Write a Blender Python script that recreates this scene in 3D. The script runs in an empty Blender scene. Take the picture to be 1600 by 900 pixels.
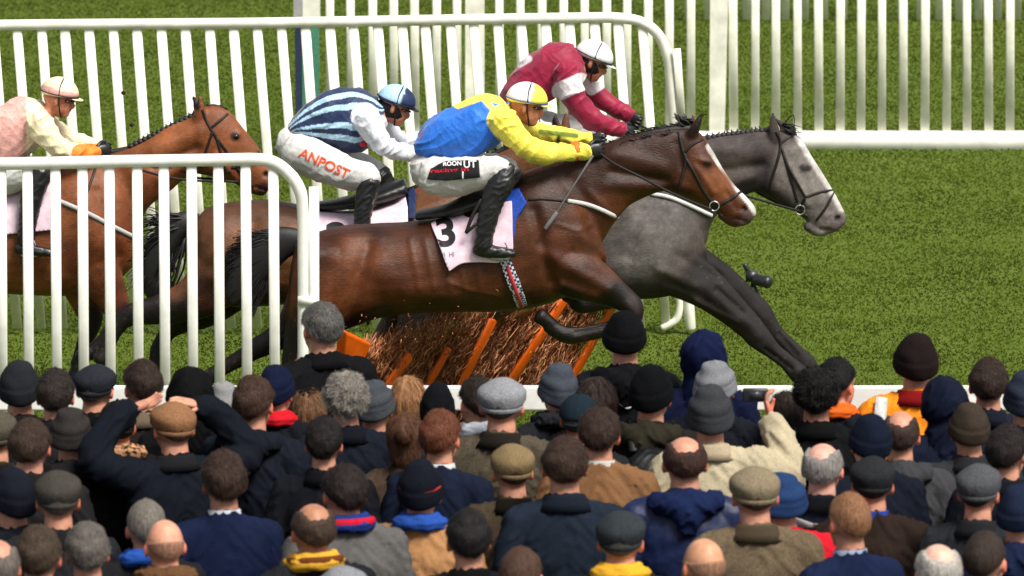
import bpy, bmesh, math, random
import numpy as np
from mathutils import Vector, Matrix, noise
from mathutils.bvhtree import BVHTree
R = math.radians
random.seed(7)
SC = bpy.context.scene
COL = SC.collection

# ------------------------------------------------------------------ camera, sky, sun, exposure
CAMZ, PITCH, F = 6.2, R(9.16), 8000.0          # F: focal length in pixels of a 1600 px wide frame
cam = bpy.data.objects.new('camera', bpy.data.cameras.new('camera'))
COL.objects.link(cam); SC.camera = cam
cam.location = (0, 0, CAMZ); cam.rotation_euler = (R(90) - PITCH, 0, 0)
cam.data.sensor_width = 36; cam.data.lens = 36 * F / 1600
cam.data.clip_start = .5; cam.data.clip_end = 2000
cam.data.dof.use_dof = True; cam.data.dof.focus_distance = 32.0; cam.data.dof.aperture_fstop = 4.8
wd = bpy.data.worlds.new('World'); SC.world = wd; wd.use_nodes = True
nt = wd.node_tree; nt.nodes.clear()
sky = nt.nodes.new('ShaderNodeTexSky'); sky.sky_type = 'NISHITA'; sky.sun_disc = False
SUN_EL, SUN_AZ = 46, -50                        # azimuth measured from +Y towards +X
sky.sun_elevation = R(SUN_EL); sky.sun_rotation = R(SUN_AZ + 180) 
sky.air_density = 1.0; sky.dust_density = 3.0; sky.ozone_density = 1.0
hs = nt.nodes.new('ShaderNodeHueSaturation'); hs.inputs['Saturation'].default_value = .35
bg = nt.nodes.new('ShaderNodeBackground'); bg.inputs[1].default_value = .062
wo = nt.nodes.new('ShaderNodeOutputWorld')
nt.links.new(sky.outputs[0], hs.inputs['Color']); nt.links.new(hs.outputs[0], bg.inputs[0]); nt.links.new(bg.outputs[0], wo.inputs[0])
sl = bpy.data.lights.new('sun', 'SUN'); sl.energy = 2.6; sl.angle = R(22); sl.color = (1, .95, .87)
so = bpy.data.objects.new('sun', sl); COL.objects.link(so)
az = R(SUN_AZ + 180)   # light comes from behind-left of the camera
sd = Vector((math.sin(az) * math.cos(R(SUN_EL)), math.cos(az) * math.cos(R(SUN_EL)), math.sin(R(SUN_EL))))
sd = Vector((.42, -.50, .95)).normalized()
sky.sun_rotation = math.atan2(sd.x, sd.y); sky.sun_elevation = math.asin(sd.z)
so.rotation_euler = sd.to_track_quat('Z', 'Y').to_euler(); so.location = (0, 0, 60)
SC.view_settings.view_transform = 'Standard'; SC.view_settings.look = 'None'
SC.view_settings.exposure = 1.03; SC.view_settings.gamma = 1
SC.cycles.max_bounces = 6; SC.cycles.use_denoising = True

# ------------------------------------------------------------------ geometry helpers
FW = Vector((0, math.cos(PITCH), -math.sin(PITCH))); UP = Vector((0, math.sin(PITCH), math.cos(PITCH))); RT = Vector((1, 0, 0))
CP = Vector((0, 0, CAMZ))
def ray(px, py): return FW + RT * ((px - 800) / F) + UP * ((450 - py) / F)
def W(px, py, Y):
    d = ray(px, py); return CP + d * (Y / d.y)
def S(Y): return F / (.987 * Y + .82)
def atz(px, py, z):
    d = ray(px, py); return CP + d * ((z - CAMZ) / d.z)
def topx(v):                                    # world -> picture position, used for choosing where colours change
    d = v - CP; t = d.dot(FW); return 800 + F * d.dot(RT) / t, 450 - F * d.dot(UP) / t

def catmull(P, k):
    P = [np.array(p, float) for p in P]; out = []
    if len(P) < 3:
        return [P[0] + (P[1] - P[0]) * i / k for i in range(k + 1)]
    Q = [2 * P[0] - P[1]] + P + [2 * P[-1] - P[-2]]
    for i in range(1, len(Q) - 2):
        a, b, c, d = Q[i - 1:i + 3]
        for j in range(k):
            t = j / k
            out.append(.5 * ((2 * b) + (c - a) * t + (2 * a - 5 * b + 4 * c - d) * t * t + (3 * b - a - 3 * c + d) * t ** 3))
    out.append(P[-1]); return out

class G:
    """collects closed pieces into one mesh"""
    def __init__(s): s.v = []; s.f = []
    def add(s, v, f):
        o = len(s.v); s.v += [tuple(x) for x in v]; s.f += [tuple(i + o for i in q) for q in f]; return s
    def rings(s, R_, cap=True):
        n = len(R_[0]); v = [p for r in R_ for p in r]; f = []
        for i in range(len(R_) - 1):
            for j in range(n):
                f.append((i * n + j, i * n + (j + 1) % n, (i + 1) * n + (j + 1) % n, (i + 1) * n + j))
        if cap:
            for i, rev in ((0, 1), (len(R_) - 1, 0)):
                c = np.mean(R_[i], axis=0); v.append(tuple(c)); ci = len(v) - 1
                for j in range(n):
                    a, b = i * n + j, i * n + (j + 1) % n
                    f.append((b, a, ci) if rev else (a, b, ci))
        return s.add(v, f)
    def tube(s, pts, n=12, k=4, up=(0, 1, 0), cap=True, e=2.0):
        """pts: (x,y,z,r) or (x,y,z,ra,rb): ra across `up`, rb along it"""
        pts = [tuple(p) + ((p[3],) if len(p) == 4 else ()) for p in pts]
        P = catmull(pts, k) if k > 1 else [np.array(p, float) for p in pts]
        up = np.array(up, float); out = []
        for i, p in enumerate(P):
            t = P[min(i + 1, len(P) - 1)][:3] - P[max(i - 1, 0)][:3]
            t /= (np.linalg.norm(t) + 1e-9)
            a = np.cross(t, up)
            if np.linalg.norm(a) < .15: a = np.cross(t, np.array((1., .2, .1)))
            a /= np.linalg.norm(a); b = np.cross(a, t)
            ring = []
            for j in range(n):
                w = 2 * math.pi * j / n; c, d = math.cos(w), math.sin(w)
                c = math.copysign(abs(c) ** (2 / e), c); d = math.copysign(abs(d) ** (2 / e), d)
                ring.append(p[:3] + a * c * max(p[3], 1e-4) + b * d * max(p[4], 1e-4))
            out.append(ring)
        if cap:   # rounded ends
            def endc(p, q, ring):
                d = p[:3] - q[:3]; d = d / (np.linalg.norm(d) + 1e-9); r = min(p[3], p[4])
                return [[p[:3] + d * r * .6 * h + (x - p[:3]) * g for x in ring] for h, g in ((.7, .8), (1, .45))]
            A = endc(P[0], P[1], out[0]); B = endc(P[-1], P[-2], out[-1])
            out = A[::-1] + out + B
        return s.rings(out)
    def slab(s, sec, Y, n=28, k=4, e=2.25):
        """sec: (topx,topy,botx,boty,halfwidth[,dy]) in picture positions on the plane Y"""
        P = []
        for q in sec:
            dy = q[5] if len(q) > 5 else 0
            a, b = W(q[0], q[1], Y + dy), W(q[2], q[3], Y + dy); P.append((*a, *b, q[4]))
        P = catmull(P, k); out = []
        for p in P:
            a, b = p[:3], p[3:6]; c = (a + b) / 2; h = (a - b) / 2; w = max(p[6], .01)
            ring = []
            for j in range(n):
                th = 2 * math.pi * j / n; cc, ss = math.cos(th), math.sin(th)
                cc = math.copysign(abs(cc) ** (2 / e), cc); ss = math.copysign(abs(ss) ** (2 / e), ss)
                ring.append(c + h * cc + np.array((0, w * ss, 0)))
            out.append(ring)
        return s.rings(out)
    def ell(s, c, r, M=None, n=20, m=12):
        v = []; f = []
        for i in range(1, m):
            el = -math.pi / 2 + math.pi * i / m
            for j in range(n):
                a = 2 * math.pi * j / n
                p = Vector((r[0] * math.cos(el) * math.cos(a), r[1] * math.cos(el) * math.sin(a), r[2] * math.sin(el)))
                v.append(p)
        v += [Vector((0, 0, -r[2])), Vector((0, 0, r[2]))]
        for i in range(m - 2):
            for j in range(n): f.append((i * n + j, i * n + (j + 1) % n, (i + 1) * n + (j + 1) % n, (i + 1) * n + j))
        for j in range(n):
            f.append((len(v) - 2, (j + 1) % n, j)); f.append((len(v) - 1, (m - 2) * n + j, (m - 2) * n + (j + 1) % n))
        if M is not None: v = [M @ p for p in v]
        c = Vector(c)
        return s.add([p + c for p in v], f)
    def box(s, lo, hi, M=None):
        v = [Vector((x, y, z)) for z in (lo[2], hi[2]) for y in (lo[1], hi[1]) for x in (lo[0], hi[0])]
        if M is not None: v = [M @ p for p in v]
        return s.add(v, [(0, 2, 3, 1), (4, 5, 7, 6), (0, 1, 5, 4), (2, 6, 7, 3), (0, 4, 6, 2), (1, 3, 7, 5)])
    def xf(s, M): s.v = [tuple(M @ Vector(p)) for p in s.v]; return s
    def mesh(s, name):
        me = bpy.data.meshes.new(name); me.from_pydata(s.v, [], s.f); me.update()
        me.polygons.foreach_set('use_smooth', [True] * len(me.polygons)); return me

def remesh(g, name, vox, smooth=4, extra=None):
    """fuses the pieces into one continuous skin"""
    me = g.mesh('tmp'); ob = bpy.data.objects.new('tmp', me); COL.objects.link(ob)
    m = ob.modifiers.new('r', 'REMESH'); m.mode = 'VOXEL'; m.voxel_size = vox; m.use_smooth_shade = True
    if smooth:
        m = ob.modifiers.new('s', 'SMOOTH'); m.factor = .5; m.iterations = smooth
    dg = bpy.context.evaluated_depsgraph_get(); dg.update()
    out = bpy.data.meshes.new_from_object(ob.evaluated_get(dg)); out.name = name
    bpy.data.objects.remove(ob); bpy.data.meshes.remove(me)
    if extra:                                    # finger-thin pieces, rooted inside the fused skin
        b = bmesh.new(); b.from_mesh(out); t = extra.mesh('t'); b.from_mesh(t); b.to_mesh(out); b.free(); bpy.data.meshes.remove(t)
    out.polygons.foreach_set('use_smooth', [True] * len(out.polygons))
    return out
def vco(me):
    a = np.empty(len(me.vertices) * 3, np.float32); me.vertices.foreach_get('co', a); return a.reshape(-1, 3)
def vno(me):
    a = np.empty(len(me.vertices) * 3, np.float32); me.vertex_normals.foreach_get('vector', a); return a.reshape(-1, 3)
def displace(me, fn):
    c, n = vco(me), vno(me)
    d = np.array([fn(p) for p in c], np.float32)
    me.vertices.foreach_set('co', (c + n * d[:, None]).ravel()); me.update()
def paint(me, cols):
    a = me.color_attributes.get('Col') or me.color_attributes.new('Col', 'FLOAT_COLOR', 'POINT')
    c = np.ones((len(me.vertices), 4), np.float32); c[:, :3] = cols; a.data.foreach_set('color', c.ravel())
def lin(*c):                                      # 0-255 display value -> linear
    return tuple(((x / 255) / 12.92 if x / 255 <= .04045 else ((x / 255 + .055) / 1.055) ** 2.4) for x in c)
def segpaint(me, base, strokes):
    """base colour plus strokes (picture points..., radius px, softness, colour)"""
    c = vco(me); n = len(c)
    d = c - np.array(CP); t = d @ np.array(FW); P = np.stack([800 + F * (d @ np.array(RT)) / t, 450 - F * (d @ np.array(UP)) / t], 1)
    out = np.tile(np.array(base, np.float32), (n, 1))
    for pts, rad, soft, colr in strokes:
        best = np.full(n, 1e9)
        pts = [np.array(p, float) for p in pts]
        if len(pts) == 1: pts = pts * 2
        for a, b in zip(pts[:-1], pts[1:]):
            ab = b - a; L = max(ab @ ab, 1e-6); u = np.clip(((P - a) @ ab) / L, 0, 1)
            best = np.minimum(best, np.linalg.norm(P - (a + u[:, None] * ab), axis=1))
        w = np.clip((rad + soft - best) / max(soft, 1e-3), 0, 1); w = w * w * (3 - 2 * w)
        out = out * (1 - w[:, None]) + np.array(colr, np.float32) * w[:, None]
    return out

def link(name, me, mat, parent=None, **kw):
    o = bpy.data.objects.new(name, me); COL.objects.link(o)
    if mat is not None:
        if len(me.materials) == 0: me.materials.append(mat)
        else:
            o.material_slots[0].link = 'OBJECT'; o.material_slots[0].material = mat
    if parent is not None:
        o.parent = parent; o.matrix_parent_inverse = parent.matrix_world.inverted() if False else Matrix.Translation(-parent.location)
    for k, v in kw.items(): o[k] = v
    return o
def local(name, me, mat, parent):                # mesh already in the parent's own coordinates
    o = bpy.data.objects.new(name, me); COL.objects.link(o)
    if len(me.materials) == 0: me.materials.append(mat)
    o.parent = parent; o.material_slots[0].link = 'OBJECT'; o.material_slots[0].material = mat
    return o
def thing(name, label, cat, loc=(0, 0, 0), group=None):
    o = bpy.data.objects.new(name, None); COL.objects.link(o); o.location = loc; o.empty_display_size = .2
    o['label'] = label; o['category'] = cat
    if group: o['group'] = group
    return o
def bvh(*mes):
    v = []; f = []
    for me in mes:
        o = len(v); v += [x.co.copy() for x in me.vertices]; f += [tuple(i + o for i in p.vertices) for p in me.polygons]
    return BVHTree.FromPolygons(v, f)
def hit(T, px, py, Yf, off):
    d = ray(px, py).normalized(); h = T.ray_cast(CP, d)
    if h[0] is None:
        p = W(px, py, Yf); q = T.find_nearest(p)[0]
        return (q if (q - p).length < .12 else p) - d * off
    return h[0] - d * off
def smoothed(P, it):
    P = [np.array(p) for p in P]
    for _ in range(it): P = [P[0]] + [(P[i - 1] + 2 * P[i] + P[i + 1]) / 4 for i in range(1, len(P) - 1)] + [P[-1]]
    return P
def strap(g, T, pts, r, Yf, off=.004, k=6, flat=.5):
    q = catmull([(a, b) for a, b in pts], k); P = smoothed([hit(T, a, b, Yf, off) for a, b in q], 2)
    g.tube([(*p, r, r * flat) for p in P], n=6, k=1)
def drape(T, poly, Yf, off, step=6, thick=.006, verts2=None, faces2=None):
    b = bmesh.new()
    if verts2 is None:
        vs = [b.verts.new((x, y, 0)) for x, y in poly]; b.faces.new(vs)
        bmesh.ops.triangulate(b, faces=b.faces[:])
    else:
        vs = [b.verts.new((x, y, 0)) for x, y in verts2]
        for f in faces2:
            try: b.faces.new([vs[i] for i in f])
            except ValueError: pass
    for _ in range(6):
        es = [e for e in b.edges if e.calc_length() > step]
        if not es: break
        bmesh.ops.subdivide_edges(b, edges=es, cuts=1); bmesh.ops.triangulate(b, faces=b.faces[:])
    for v in b.verts: v.co = hit(T, v.co.x, v.co.y, Yf, off)
    for _ in range(3 if verts2 is None else 0): bmesh.ops.smooth_vert(b, verts=b.verts[:], factor=.4, use_axis_x=True, use_axis_y=True, use_axis_z=True)
    me = bpy.data.meshes.new('drape'); b.normal_update(); 
    if thick: bmesh.ops.solidify(b, geom=b.faces[:], thickness=thick)
    bmesh.ops.recalc_face_normals(b, faces=b.faces[:])
    b.to_mesh(me); b.free(); me.polygons.foreach_set('use_smooth', [True] * len(me.polygons)); return me
def text2d(txt, bold=0.0):
    cu = bpy.data.curves.new('t', 'FONT'); cu.body = txt; cu.align_x = 'LEFT'; cu.offset = bold
    o = bpy.data.objects.new('t', cu); COL.objects.link(o)
    dg = bpy.context.evaluated_depsgraph_get(); dg.update(); me = bpy.data.meshes.new_from_object(o.evaluated_get(dg))
    v = [(p.co.x, p.co.y) for p in me.vertices]; f = [tuple(p.vertices) for p in me.polygons]
    bpy.data.objects.remove(o); bpy.data.meshes.remove(me); return v, f
def textdrape(T, txt, x, y, h, ang, Yf, off, sx=1, bold=.01, step=4):
    v, f = text2d(txt, bold); c, s = math.cos(R(ang)), math.sin(R(ang)); k = h / .7
    V = [(x + (a * sx * k) * c + (b * k) * s, y + (a * sx * k) * s - (b * k) * c) for a, b in v]
    return drape(T, None, Yf, off, step, 0, V, f)
def textflat(txt, size, M, bold=.01):             # flat lettering on a surface, M places it
    v, f = text2d(txt, bold); me = bpy.data.meshes.new('lettering')
    me.from_pydata([tuple(M @ Vector((a * size, 0, b * size))) for a, b in v], [], f); me.update(); return me

# ------------------------------------------------------------------ materials
def mat(name, col=(.5, .5, .5), rough=.7, kind=None, col2=None, scale=60, bump=.2, spec=.3, attr=False, sheen=0, stretch=(1, 1, 1), mix=.5, bscale=None, metal=0, blot=.5):
    m = bpy.data.materials.new(name); m.use_nodes = True; n = m.node_tree; B = n.nodes['Principled BSDF']
    B.inputs['Roughness'].default_value = rough; B.inputs['Specular IOR Level'].default_value = spec; B.inputs['Metallic'].default_value = metal
    if sheen: B.inputs['Sheen Weight'].default_value = sheen; B.inputs['Sheen Roughness'].default_value = .5
    tc = n.nodes.new('ShaderNodeTexCoord'); mp = n.nodes.new('ShaderNodeMapping'); mp.inputs['Scale'].default_value = stretch
    n.links.new(tc.outputs['Object'], mp.inputs[0])
    nz = n.nodes.new('ShaderNodeTexNoise'); nz.inputs['Scale'].default_value = scale; nz.inputs['Detail'].default_value = 5; nz.inputs['Roughness'].default_value = .6
    n.links.new(mp.outputs[0], nz.inputs['Vector'])
    n2 = n.nodes.new('ShaderNodeTexNoise'); n2.inputs['Scale'].default_value = 5.5; n2.inputs['Detail'].default_value = 3
    n.links.new(tc.outputs['Object'], n2.inputs['Vector'])
    r = n.nodes.new('ShaderNodeValToRGB'); r.color_ramp.elements[0].position = .36; r.color_ramp.elements[1].position = .64
    n.links.new(nz.outputs[0], r.inputs[0])
    if col2 is None: col2 = tuple(c * 1.45 + .002 for c in col)
    if attr:
        at = n.nodes.new('ShaderNodeAttribute'); at.attribute_name = 'Col'
        r.color_ramp.elements[0].color = (.78, .78, .78, 1); r.color_ramp.elements[1].color = (1.22, 1.2, 1.18, 1)
        mx = n.nodes.new('ShaderNodeMix'); mx.data_type = 'RGBA'; mx.blend_type = 'MULTIPLY'; mx.inputs[0].default_value = mix * 2 if mix < .5 else 1
        n.links.new(at.outputs['Color'], mx.inputs[6]); n.links.new(r.outputs[0], mx.inputs[7]); src = mx.outputs[2]
    else:
        k = mix
        r.color_ramp.elements[0].color = (*[c * (1 - .35 * k) for c in col], 1); r.color_ramp.elements[1].color = (*[a * (1 - k) + b * k for a, b in zip(col, col2)], 1); src = r.outputs[0]
    m3 = n.nodes.new('ShaderNodeMix'); m3.data_type = 'RGBA'; m3.blend_type = 'MULTIPLY'; m3.inputs[0].default_value = blot
    r3 = n.nodes.new('ShaderNodeMapRange'); r3.inputs[1].default_value = .3; r3.inputs[2].default_value = .7; r3.inputs[3].default_value = .72; r3.inputs[4].default_value = 1.12
    n.links.new(n2.outputs[0], r3.inputs[0]); n.links.new(r3.outputs[0], m3.inputs[7]); n.links.new(src, m3.inputs[6])
    n.links.new(m3.outputs[2], B.inputs['Base Color'])
    bm = n.nodes.new('ShaderNodeBump'); bm.inputs['Strength'].default_value = bump; bm.inputs['Distance'].default_value = .01
    if kind == 'rib':
        wv = n.nodes.new('ShaderNodeTexWave'); wv.inputs['Scale'].default_value = bscale or 60; wv.bands_direction = 'X'; wv.inputs['Distortion'].default_value = 1.5
        n.links.new(tc.outputs['Object'], wv.inputs[0]); n.links.new(wv.outputs['Fac'], bm.inputs['Height'])
    elif kind == 'dapple':
        vo = n.nodes.new('ShaderNodeTexVoronoi'); vo.inputs['Scale'].default_value = 26
        n.links.new(tc.outputs['Object'], vo.inputs[0])
        rr = n.nodes.new('ShaderNodeMapRange'); rr.inputs[1].default_value = 0; rr.inputs[2].default_value = .7; rr.inputs[3].default_value = 1.3; rr.inputs[4].default_value = .7
        m4 = n.nodes.new('ShaderNodeMix'); m4.data_type = 'RGBA'; m4.blend_type = 'MULTIPLY'; m4.inputs[0].default_value = .5
        n.links.new(vo.outputs[0], rr.inputs[0]); n.links.new(rr.outputs[0], m4.inputs[7]); n.links.new(m3.outputs[2], m4.inputs[6]); n.links.new(m4.outputs[2], B.inputs['Base Color'])
        n.links.new(nz.outputs[0], bm.inputs['Height'])
    else:
        if bscale:
            n4 = n.nodes.new('ShaderNodeTexNoise'); n4.inputs['Scale'].default_value = bscale; n4.inputs['Detail'].default_value = 4
            n.links.new(mp.outputs[0], n4.inputs['Vector']); n.links.new(n4.outputs[0], bm.inputs['Height'])
        else: n.links.new(nz.outputs[0], bm.inputs['Height'])
    n.links.new(bm.outputs[0], B.inputs['Normal'])
    return m
M_white = mat('white_paint', (.86, .85, .78), .38, col2=(.88, .87, .82), scale=8, bump=.02, mix=.4, spec=.4, blot=.12)
M_white2 = mat('weathered_white_paint', (.86, .85, .72), .45, col2=(.88, .87, .77), scale=6, bump=.03, mix=.6, blot=.2)
M_skin = mat('skin', lin(205, 140, 112), .5, col2=lin(218, 150, 125), scale=25, bump=.05, mix=.6, spec=.35)
M_black = mat('black_leather', (.012, .012, .013), .38, scale=80, bump=.15, spec=.5)
M_strap = mat('strap_leather', (.018, .014, .012), .5, scale=80, bump=.1)
M_blackcloth = mat('black_cloth', (.010, .010, .012), .8, scale=200, bump=.2)
M_steel = mat('steel', (.55, .55, .55), .3, scale=30, bump=.02, metal=.9)

# ------------------------------------------------------------------ ground and grass
m = bpy.data.materials.new('turf'); m.use_nodes = True; n = m.node_tree; B = n.nodes['Principled BSDF']
B.inputs['Roughness'].default_value = .9; B.inputs['Specular IOR Level'].default_value = .15
tc = n.nodes.new('ShaderNodeTexCoord')
def nz_(s, d=5, st=(1, 1, 1)):
    mp = n.nodes.new('ShaderNodeMapping'); mp.inputs['Scale'].default_value = st; n.links.new(tc.outputs['Object'], mp.inputs[0])
    q = n.nodes.new('ShaderNodeTexNoise'); q.inputs['Scale'].default_value = s; q.inputs['Detail'].default_value = d; n.links.new(mp.outputs[0], q.inputs['Vector']); return q
a = nz_(9, 8); b = nz_(.7, 4); r = n.nodes.new('ShaderNodeValToRGB')
r.color_ramp.elements[0].position = .33; r.color_ramp.elements[0].color = (.066, .098, .010, 1)
r.color_ramp.elements[1].position = .68; r.color_ramp.elements[1].color = (.10, .135, .022, 1)
e = r.color_ramp.elements.new(.5); e.color = (.080, .118, .012, 1)
ad = n.nodes.new('ShaderNodeMath'); ad.operation = 'MULTIPLY_ADD'; ad.inputs[1].default_value = .55; 
mu = n.nodes.new('ShaderNodeMath'); mu.operation = 'MULTIPLY'; mu.inputs[1].default_value = .45
n.links.new(b.outputs[0], mu.inputs[0]); n.links.new(a.outputs[0], ad.inputs[0]); n.links.new(mu.outputs[0], ad.inputs[2]); n.links.new(ad.outputs[0], r.inputs[0])
n.links.new(r.outputs[0], B.inputs['Base Color'])
bm = n.nodes.new('ShaderNodeBump'); bm.inputs['Strength'].default_value = .3; bm.inputs['Distance'].default_value = .04; n.links.new(a.outputs[0], bm.inputs['Height']); n.links.new(bm.outputs[0], B.inputs['Normal'])
M_turf = m
g = G(); g.add([(-400, -40, 0), (400, -40, 0), (400, 900, 0), (-400, 900, 0)], [(0, 1, 2, 3)])
o = link('ground', g.mesh('ground'), M_turf); o['kind'] = 'structure'
# concrete apron where the spectators stand
g = G(); g.add([(-30, -10, .004), (30, -10, .004), (30, 27.3, .004), (-30, 27.3, .004)], [(0, 1, 2, 3)])
o = link('pavement', g.mesh('pavement'), mat('tarmac', (.05, .05, .05), .9, scale=40, bump=.4)); o['kind'] = 'structure'

def blades(n, seed):
    rs = np.random.RandomState(seed)
    y = 27.6 + (60 - 27.6) * rs.rand(n) ** 1.25; hw = 4.3 * y / 32 * 1.05
    x = (rs.rand(n) * 2 - 1) * hw
    # clumpy cover: keep more where low-frequency noise is high
    cl = np.sin(x * 5.1 + np.sin(y * 3.3) * 2) * np.sin(y * 4.3 + np.sin(x * 2.7) * 2)
    keep = rs.rand(n) < .90 + .10 * cl; x, y, cl = x[keep], y[keep], cl[keep]; n = len(x)
    h = (.006 + .014 * rs.rand(n)) * (1 + .12 * cl); a = rs.rand(n) * 6.283; w = .004 + .005 * rs.rand(n)
    w *= (y / 32); l = h * (rs.rand(n) - .2) * 1.6; b_ = a + 1.57 + rs.randn(n) * .6
    V = np.zeros((n, 4, 3), np.float32)
    V[:, 0] = np.stack([x - w * np.cos(a), y - w * np.sin(a), 0 * x], 1); V[:, 1] = np.stack([x + w * np.cos(a), y + w * np.sin(a), 0 * x], 1)
    mx, my = x + l * .4 * np.cos(b_), y + l * .4 * np.sin(b_)
    V[:, 2] = np.stack([mx + w * .7 * np.cos(a), my + w * .7 * np.sin(a), h * .6], 1)
    V[:, 3] = np.stack([x + l * np.cos(b_), y + l * np.sin(b_), h], 1)
    me = bpy.data.meshes.new('grass'); me.vertices.add(n * 4); me.vertices.foreach_set('co', V.ravel())
    idx = (np.arange(n)[:, None] * 4 + np.array([0, 1, 2, 0, 2, 3])).ravel()
    me.loops.add(n * 6); me.loops.foreach_set('vertex_index', idx.astype(np.int32))
    me.polygons.add(n * 2); me.polygons.foreach_set('loop_start', np.arange(n * 2, dtype=np.int32) * 3)
    me.update(); me.validate()
    c = np.array([.092, .130, .013]) * (.88 + .26 * rs.rand(n, 1)); c += (rs.rand(n, 1) > .94) * np.array([.03, .025, .006])
    mow = .5 + .5 * np.sin(y * 1.9 + .3 * np.sin(x * .8)); lf = np.array([noise.noise(Vector((a_ * 1.3, b_2 * .9, 0))) + .6 * noise.noise(Vector((a_ * 4, b_2 * 2.5, 3))) for a_, b_2 in zip(x[::1], y[::1])])[:, None]; c *= 1 + .30 * lf; c *= (1 + .09 * cl[:, None] + .10 * mow[:, None]); wp_ = (np.sin(x * 1.7 + 2 * np.sin(y * 1.1)) * np.sin(y * 2.3 + x)) > .82; c[wp_] = c[wp_] * .72 + np.array([.012, .006, .002]); paint(me, np.repeat(c, 4, axis=0)); return me
M_gb = mat('grass_blade', rough=.75, attr=True, scale=1.2, bump=0, mix=.5, spec=.15); n = M_gb.node_tree; B = n.nodes['Principled BSDF']
tr = n.nodes.new('ShaderNodeBsdfTranslucent'); n.links.new(B.inputs['Base Color'].links[0].from_socket, tr.inputs[0]); mxs = n.nodes.new('ShaderNodeMixShader'); mxs.inputs[0].default_value = .5
n.links.new(B.outputs[0], mxs.inputs[1]); n.links.new(tr.outputs[0], mxs.inputs[2]); n.links.new(mxs.outputs[0], n.nodes['Material Output'].inputs[0])
o = link('grass', blades(560000, 3), M_gb); o['kind'] = 'stuff'

# ------------------------------------------------------------------ fences
def rtube(g, pts, Y, n=14, k=6):
    g.tube([(*W(x, y, Y + (q[0] if q else 0)), r / S(Y)) for x, y, r, *q in pts], n=n, k=k)
def slat(g, x0, y0, x1, y1, w, Y, d=.014, dy0=0, dy1=0):
    a, b = W(x0, y0, Y + dy0), W(x1, y1, Y + dy1)
    g.tube([(*a, w / 2 / S(Y), d), (*b, w / 2 / S(Y), d)], n=12, k=1, e=3.2, cap=False)
# near wing
YN = 30.6
t = thing('hurdle_wing', 'white slatted hurdle wing with rounded end in front of the horses', 'fence', W(470, 712, YN), 'white wings at the hurdle ends')
g = G(); rtube(g, [(-60, 256, 10), (60, 255, 10), (200, 252, 10), (330, 250, 10), (400, 249, 10), (428, 254, 10), (450, 270, 10), (466, 292, 10), (473, 322, 9.5), (474, 400, 9), (474, 560, 9), (475, 706, 9)], YN)
link('top_rail', g.mesh('top_rail'), M_white, t)
g = G()
for i in range(-5, 8):
    jt = random.uniform(-1.1, 1.1); xt = 129 + 42.6 * i + jt
    slat(g, xt, 258 if i < 7 else 262, xt + 3.2, 708, 16.5, YN, dy0=.0)
link('slat_panel', g.mesh('slat_panel'), M_white, t)
g = G(); slat(g, 490.5, 292, 491.5, 706, 16, YN, .03); 
g.box(*[tuple(v) for v in (W(466, 476, YN) + Vector((0, -.045, 0)), W(498, 462, YN) + Vector((0, .03, 0)))])
link('end_post', g.mesh('end_post'), M_white, t)
# far wing, leaning slats
YF = 36.35
t = thing('hurdle_wing', 'white slatted hurdle wing with rounded end behind the galloping horses', 'fence', W(1078, 515, YF), 'white wings at the hurdle ends')
g = G(); rtube(g, [(-60, 40, 8.5), (124, 38, 8.5), (400, 36, 8.5), (700, 31, 8.5), (900, 28, 8.5), (965, 28, 8.5), (1003, 35, 8.5), (1028, 54, 8.5), (1042, 84, 8.5), (1048, 120, 8.5), (1056, 210, 8.5), (1066, 340, 8.5), (1079, 512, 8.5)], YF)
link('top_rail', g.mesh('top_rail'), M_white2, t)
g = G()
for i in range(-5, 24):
    x = 139 + 37.55 * i; yt = 40 - max(0, (x - 300)) * .014; slat(g, x + random.uniform(-1, 1), yt + (0 if i < 23 else 8), x + 36 + random.uniform(-2.5, 2.5), 513, 15.5 + random.uniform(-.6, .6), YF)
slat(g, 1057, 76, 1066, 200, 13, YF, dy0=-.05, dy1=-.03)
link('slat_panel', g.mesh('slat_panel'), M_white2, t)
g = G(); rtube(g, [(1040, 300, 6), (1050, 400, 6), (1060, 455, 6), (1062, 480, 6), (1056, 500, 6), (1036, 512, 6)], YF)
link('curved_foot', g.mesh('curved_foot'), M_white2, t)
# back rail fence with board at the ground
YC = atz(1200, 233, 0).y
t = thing('rail_fence', 'white slatted rail fence with a wide ground board beyond the far wing', 'fence', (atz(463, 233, 0)))
g = G(); sC = S(YC)
for i in range(-18, 16):
    x = 1080 + 33.2 * i
    if abs(x - 1122) < 18 or x < 480 or x > 1640: continue
    slat(g, x - .5 + random.uniform(-1.6, 1.6), -95, x + random.uniform(-.8, .8), 207, 13.5 + random.uniform(-.5, .7), YC)
link('slat_panel', g.mesh('slat_panel'), M_white2, t)
g = G(); a = atz(458, 234, 0); b = atz(1700, 234, 0); g.box((a.x, YC - .06, 0.0), (b.x, YC + .06, .165)); link('ground_board', g.mesh('ground_board'), M_white, t)
g = G(); a = W(458, -95, YC); b = W(1700, -95, YC); g.box((a.x, YC - .03, a.z), (b.x, YC + .03, a.z + .07)); link('top_rail', g.mesh('top_rail'), M_white2, t)
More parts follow.
